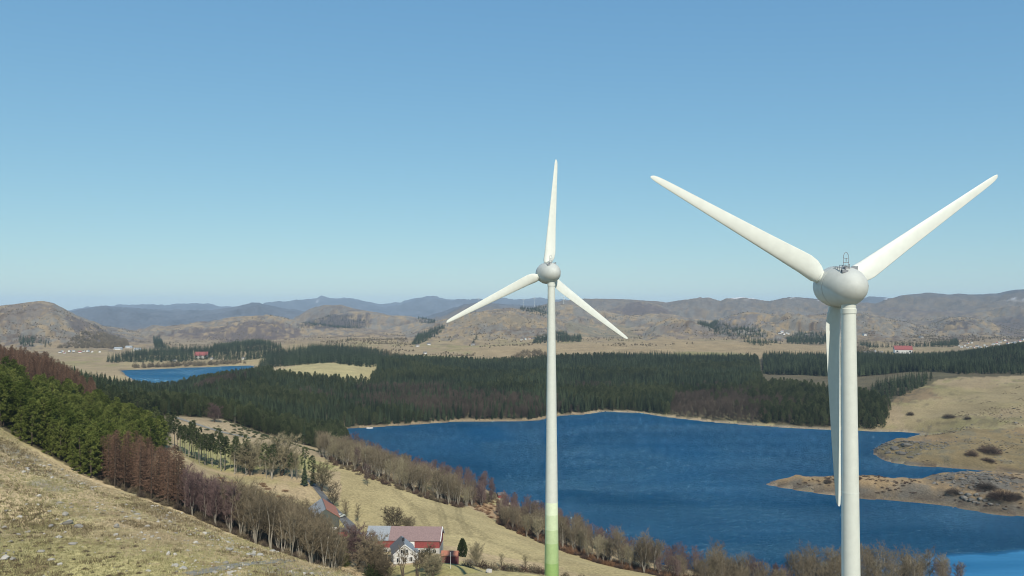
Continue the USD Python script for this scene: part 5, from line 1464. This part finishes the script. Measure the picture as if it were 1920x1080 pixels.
for k, (u, v, w, fl, mat, lb) in enumerate(((8, 1050, 17, .7, 'stone_pale', 'large pale stone at the lower left edge of the slope'), (24, 1051, 11, .7, 'stone_pale', 'pale stone right of the large pale stone at the lower left edge'), (122, 968, 12, .8, 'stone_pale', 'pale stone on the upper end of the grey rock slab'), (126, 984, 22, .45, 'stone_grey', 'broad grey rock slab with a dark crack in the middle of the slope'), (148, 990, 16, .6, 'stone_grey', 'grey rock at the right end of the broad slab'), (95, 990, 13, .6, 'stone_grey', 'grey rock at the left end of the broad slab'),
                                            (138, 1022, 18, .4, 'stone_grey', 'long grey slab with a pale back below the broad slab'), (217, 1004, 10, .6, 'stone_pale', 'lone pale stone in the middle of the slope'), (218, 990, 11, .9, 'stone_grey', 'upright grey stone above the lone pale stone'), (34, 1004, 9, .7, 'stone_pale', 'pale pointed stone at the left of the slope'), (315, 1042, 10, 1.0, 'stone_pale', 'pale upright stone before the heather line'), (328, 1042, 8, .9, 'stone_pale', 'pale stone right of the upright pale stone'), (413, 982, 13, .7, 'stone_pale', 'pale stone under the edge of the leafless grove'), (270, 1034, 8, .6, 'stone_pale', 'small pale stone left of the upright pale stone'),
                                            (430, 1033, 14, .5, 'stone_pale', 'flat pale stone near the right end of the slope'), (488, 1042, 14, .55, 'stone_pale', 'broad pale stone where the slope bends down'), (545, 1074, 10, .6, 'stone_pale', 'pale stone at the bottom edge near the track'), (96, 1052, 13, .5, 'stone_pale', 'flat pale stone at the foot of the slope'), (18, 1018, 9, .6, 'stone_pale', 'small pale stone above the large one at the left edge'), (917, 1074, 13, .8, 'stone_pale', 'pale boulder on the strip left of the green tower foot'), (705, 1080, 8, .6, 'stone_pale', 'pale stone before the garden trees'))):
    p = at(u, v, 90, 260)
    w_ = w * p[1] / FPX
    dup_rock(k % 6, mat, 'boulder', (p[0], p[1], p[2] + .1 * w_ * fl), k * 1.7, (w_, w_ * .9, w_ * fl * 1.3), lb)
g_ = np.random.default_rng(88)
ps = grid_points(slope_poly, 1.15, 89)
dens = sstep(.5, .68, .6 * fbm2(ps[:, 0], ps[:, 1], 11, 3, 74) + .4 * fbm2(ps[:, 0], ps[:, 1], 3, 2, 75))
ps = ps[g_.random(len(ps)) < .05 + .75 * dens]
sz_ = .12 + .55 * g_.random(len(ps)) ** 5 + .12 * g_.random(len(ps))
zs = height(ps[:, 0], ps[:, 1])
order = np.argsort(-sz_ / ps[:, 1])
words = where_words(np.column_stack([ps, zs, sz_ * 0, sz_, sz_])[order[:230]])
for i, wd in zip(order[:230], words):
    dup_rock(int(i) % 6, 'stone_pale' if g_.random() < .75 else 'stone_grey', 'stone', (ps[i, 0], ps[i, 1], zs[i]), g_.random() * 6.3, (sz_[i] * 1.7, sz_[i] * 1.4, sz_[i] * 1.2), ('loose stone in the grass of the near slope' + wd).replace('tall', 'large').replace('short', 'small'), 'loose stones on the near slope')
rest = order[230:]
scatter('small_stones', [(r_, M['stone_pale'], False) for r_ in rocks], np.column_stack([ps[rest], zs[rest], g_.random(len(rest)) * 6.3, sz_[rest] * 1.5, sz_[rest] * 1.1, rest % 6]), 'many small pale stones strewn over the near grass slope', 'stones')
pt = grid_points(slope_poly, .85, 90)
zt = height(pt[:, 0], pt[:, 1])
tufts = [tuft(500 + i) for i in range(4)]
isol = fbm2(pt[:, 0], pt[:, 1], 24, 3, 76) + .25 * (g_.random(len(pt)) - .5) - .0035 * (pt[:, 1] - 150)
for nm, mt, sel, lb in (('dry_grass', 'grass_dry', isol < .5, 'pale dry grass tufts over the near slope'), ('green_grass', 'grass_olive', isol >= .5, 'olive green grass tufts over the near slope')):
    q = pt[sel]
    scatter(nm, [(t_, M[mt], False) for t_ in tufts], np.column_stack([q, zt[sel], g_.random(len(q)) * 6.3, .6 + .8 * g_.random(len(q)), .5 + .8 * g_.random(len(q)), g_.integers(0, 4, len(q))]), lb, 'grass')
qb = grid_points(slope_poly, 1.0, 102)
qb = qb[fbm2(qb[:, 0], qb[:, 1], 9, 4, 82) + .12 * g_.random(len(qb)) > .60]
scatter('brown_grass', [(t_, M['grass_brown'], False) for t_ in tufts], np.column_stack([qb, height(qb[:, 0], qb[:, 1]), g_.random(len(qb)) * 6.3, .9 + 1.2 * g_.random(len(qb)), .7 + .9 * g_.random(len(qb)), g_.integers(0, 4, len(qb))]), 'dark brown tussocks in patches on the near slope', 'grass')
ph = grid_points(slope_poly, 3.0, 91)
ph = ph[(fbm2(ph[:, 0], ph[:, 1], 18, 3, 77) > .58)]
scatter('heather', [(bushes[i][1], M['heather'], False) for i in range(4)], np.column_stack([ph, height(ph[:, 0], ph[:, 1]) - .1, g_.random(len(ph)) * 6.3, .2 + .25 * g_.random(len(ph)), .1 + .14 * g_.random(len(ph)), g_.integers(0, 4, len(ph))]), 'dark low heather patches on the near slope', 'heather')
pu = grid_points(plan([(930, 356), (1000, 326), (1160, 298), (1230, 289), (1320, 272), (1500, 258), (1800, 285), (1800, 300), (1500, 285), (1230, 305), (1060, 335), (940, 372)]), 2.1, 98, gap=.2)
scatter('undergrowth', [(bushes[i][1], M['bracken' if i % 2 else 'heather'], False) for i in range(4)], np.column_stack([pu, height(pu[:, 0], pu[:, 1]) - .1, g_.random(len(pu)) * 6.3, .6 + .8 * g_.random(len(pu)), .5 + .9 * g_.random(len(pu)), g_.integers(0, 4, len(pu))]), 'red-brown undergrowth along the near shore trees', 'undergrowth')
pu = grid_points(plan([(600, 440), (640, 404), (700, 384), (790, 370), (862, 376), (938, 440), (930, 462), (862, 408), (790, 402), (700, 418), (640, 436)]), 2.6, 99, gap=.35)
scatter('undergrowth', [(bushes[i][1], M['twig_brown' if i % 2 else 'heather'], False) for i in range(4)], np.column_stack([pu, height(pu[:, 0], pu[:, 1]) - .1, g_.random(len(pu)) * 6.3, .6 + .9 * g_.random(len(pu)), .5 + .9 * g_.random(len(pu)), g_.integers(0, 4, len(pu))]), 'brown undergrowth along the top edge of the hay field', 'undergrowth')
pu = grid_points(plan([(193, 199), (255, 192), (345, 186), (440, 178), (500, 171), (565, 166), (625, 170), (640, 195), (600, 225), (520, 222), (330, 228), (207, 214)]), 1.7, 101, gap=.3)
scatter('undergrowth', [(bushes[i][1], M['twig_brown' if i % 2 else 'twig_dark'], False) for i in range(4)], np.column_stack([pu, height(pu[:, 0], pu[:, 1]) - .1, g_.random(len(pu)) * 6.3, .35 + .6 * g_.random(len(pu)), .3 + .7 * g_.random(len(pu)), g_.integers(0, 4, len(pu))]), 'dark undergrowth between the trees below the near slope', 'undergrowth')
# rocks on the spit and the headland
for k, (u, v, w, fl) in enumerate(((1800, 931, 10, .8), (1808, 936, 12, .9), (1816, 929, 11, .9), (1822, 938, 13, .8), (1830, 932, 10, .9), (1838, 938, 12, .8), (1846, 944, 10, .8), (1858, 946, 9, .7), (1812, 941, 9, .7), (1828, 943, 10, .7), (1834, 946, 9, .7), (1820, 917, 12, .9), (1870, 952, 8, .7), (1885, 958, 9, .6))):
    p = at(u, v, 360, 520)
    w_ = w * p[1] / FPX
    dup_rock(k % 6, 'stone_dark', 'boulder', (p[0], p[1], p[2] - .1), k * 2.1, (w_, w_ * .9, w_ * fl), 'grey boulder in the rock pile at the waterline of the spit', 'grey boulders on the spit')
for k, (u, v, w, fl, lb) in enumerate(((1677, 842, 16, .7, 'dark grey rock at the point of the headland, upper left'), (1690, 851, 18, .6, 'dark grey rock at the point of the headland, middle'), (1700, 838, 18, .6, 'grey rock behind the point of the headland'), (1665, 850, 12, .5, 'dark rock at the tip of the headland by the water'), (1706, 858, 14, .5, 'dark rock at the waterline right of the headland point'), (1905, 794, 8, .8, 'single pale boulder on the grass of the headland'))):
    p = at(u, v, 480, 900)
    w_ = w * p[1] / FPX
    dup_rock(k % 6, 'stone_dark', 'boulder', (p[0], p[1], p[2] - .2), k * 2.1, (w_, w_, w_ * fl), lb)
for nm, cu, cv, cd, cr, cn, lb in (('knoll_rocks', 1835, 925, 446, 19, 240, 'broken grey rocks on the knoll of the spit'), ('point_rocks', 1690, 845, 572, 22, 240, 'dark broken rocks at the point of the headland')):
    c = unproject(cu, cv, cd)[:2]
    q = c + g_.normal(size=(cn, 2)) * cr * .55
    q = q[sdf_i(q) > -1]
    scatter(nm, [(r_, M['stone_dark'], False) for r_ in rocks], np.column_stack([q, height(q[:, 0], q[:, 1]), g_.random(len(q)) * 6.3, .8 + 2.2 * g_.random(len(q)) ** 2, .6 + 1.4 * g_.random(len(q)) ** 2, g_.integers(0, 6, len(q))]), lb, 'stones')
pb = by_pixels([(1640, 850), (1700, 815), (1920, 720), (1920, 885), (1750, 875)], 3.2, 96, 490, 860, .2)
pb = pb[fbm2(pb[:, 0], pb[:, 1], 24, 3, 80) > .57]
scatter('headland_heather', [(bushes[i][1], M['heather'], False) for i in range(4)], np.column_stack([pb, height(pb[:, 0], pb[:, 1]) - .1, g_.random(len(pb)) * 6.3, .2 + .5 * g_.random(len(pb)), .12 + .22 * g_.random(len(pb)), g_.integers(0, 4, len(pb))]), 'dark low heather on the grass of the headland', 'heather')
pb = by_pixels([(1440, 912), (1560, 890), (1920, 890), (1920, 970), (1700, 942), (1560, 930)], 2.6, 97, 400, 520, .2)
pb = pb[(fbm2(pb[:, 0], pb[:, 1], 14, 3, 81) > .53) | (sdf_i(pb) < 6)]
scatter('spit_heather', [(bushes[i][1], M['heather'], False) for i in range(4)], np.column_stack([pb, height(pb[:, 0], pb[:, 1]) - .1, g_.random(len(pb)) * 6.3, .4 + .5 * g_.random(len(pb)), .2 + .3 * g_.random(len(pb)), g_.integers(0, 4, len(pb))]), 'dark low heather and shore plants on the spit', 'heather')
pr = by_pixels([(1650, 845), (1720, 800), (1920, 760), (1920, 880), (1700, 868)], 5.0, 92, 500, 760, .35)
pr = pr[fbm2(pr[:, 0], pr[:, 1], 26, 3, 78) > .5]
scatter('headland_stones', [(r_, M['stone_dark'], False) for r_ in rocks], np.column_stack([pr, height(pr[:, 0], pr[:, 1]), g_.random(len(pr)) * 6.3, .8 + 1.6 * g_.random(len(pr)) ** 2, .4 + .8 * g_.random(len(pr)), g_.integers(0, 6, len(pr))]), 'grey stones scattered over the grass of the headland', 'stones')
ln = np.array(lake.exterior.coords)
ring = lake.exterior
pw = np.array([ring.interpolate(d).coords[0] for d in np.arange(0, ring.length, 2.2)])
ring2 = spit.exterior
pw = np.vstack([pw, [ring2.interpolate(d).coords[0] for d in np.arange(0, ring2.length, 1.6)]])
pw = pw + g_.normal(size=pw.shape) * 1.6
s_w = sdf_i(pw)
pw = pw[(np.abs(s_w) < 3) & (np.abs(pw[:, 0]) < .75 * pw[:, 1])]
scatter('shore_stones', [(r_, M['stone_dark'], False) for r_ in rocks], np.column_stack([pw, np.maximum(height(pw[:, 0], pw[:, 1]), -.2), g_.random(len(pw)) * 6.3, .4 + 1.3 * g_.random(len(pw)) ** 2, .3 + .7 * g_.random(len(pw)), g_.integers(0, 6, len(pw))]), 'grey stones along the waterline of the lake', 'stones')
# small dark heath plants over the clearing and the hay field edge
pc = grid_points(plan([(380, 455), (470, 452), (640, 470), (650, 535), (430, 510)]), 3.0, 93, gap=.35)
pc = pc[fbm2(pc[:, 0], pc[:, 1], 25, 3, 79) > .44]
scatter('clearing_scrub', [(bushes[i][1], M['dark_pine_green'], False) for i in range(4)], np.column_stack([pc, height(pc[:, 0], pc[:, 1]) - .1, g_.random(len(pc)) * 6.3, .5 + .6 * g_.random(len(pc)), .3 + .3 * g_.random(len(pc)), g_.integers(0, 4, len(pc))]), 'low dark scrub on the felled strip before the forest edge', 'scrub')
pc = grid_points(plan([(400, 320), (470, 290), (560, 285), (585, 318), (500, 330)]), 3.4, 94, gap=.35)
scatter('bracken', [(bushes[i][1], M['bracken'], False) for i in range(4)], np.column_stack([pc, height(pc[:, 0], pc[:, 1]) - .1, g_.random(len(pc)) * 6.3, .6 + .6 * g_.random(len(pc)), .3 + .3 * g_.random(len(pc)), g_.integers(0, 4, len(pc))]), 'low brown bracken between the grove and the pine row', 'bracken')
pc = grid_points(plan([(860, 402), (930, 365), (1010, 345), (1040, 360), (960, 440), (900, 420)]), 4.0, 95, gap=.3)
scatter('bracken', [(bushes[i][1], M['bracken'], False) for i in range(4)], np.column_stack([pc, height(pc[:, 0], pc[:, 1]) - .1, g_.random(len(pc)) * 6.3, .7 + .8 * g_.random(len(pc)), .3 + .3 * g_.random(len(pc)), g_.integers(0, 4, len(pc))]), 'red-brown bracken between the hay field and the lake', 'bracken')
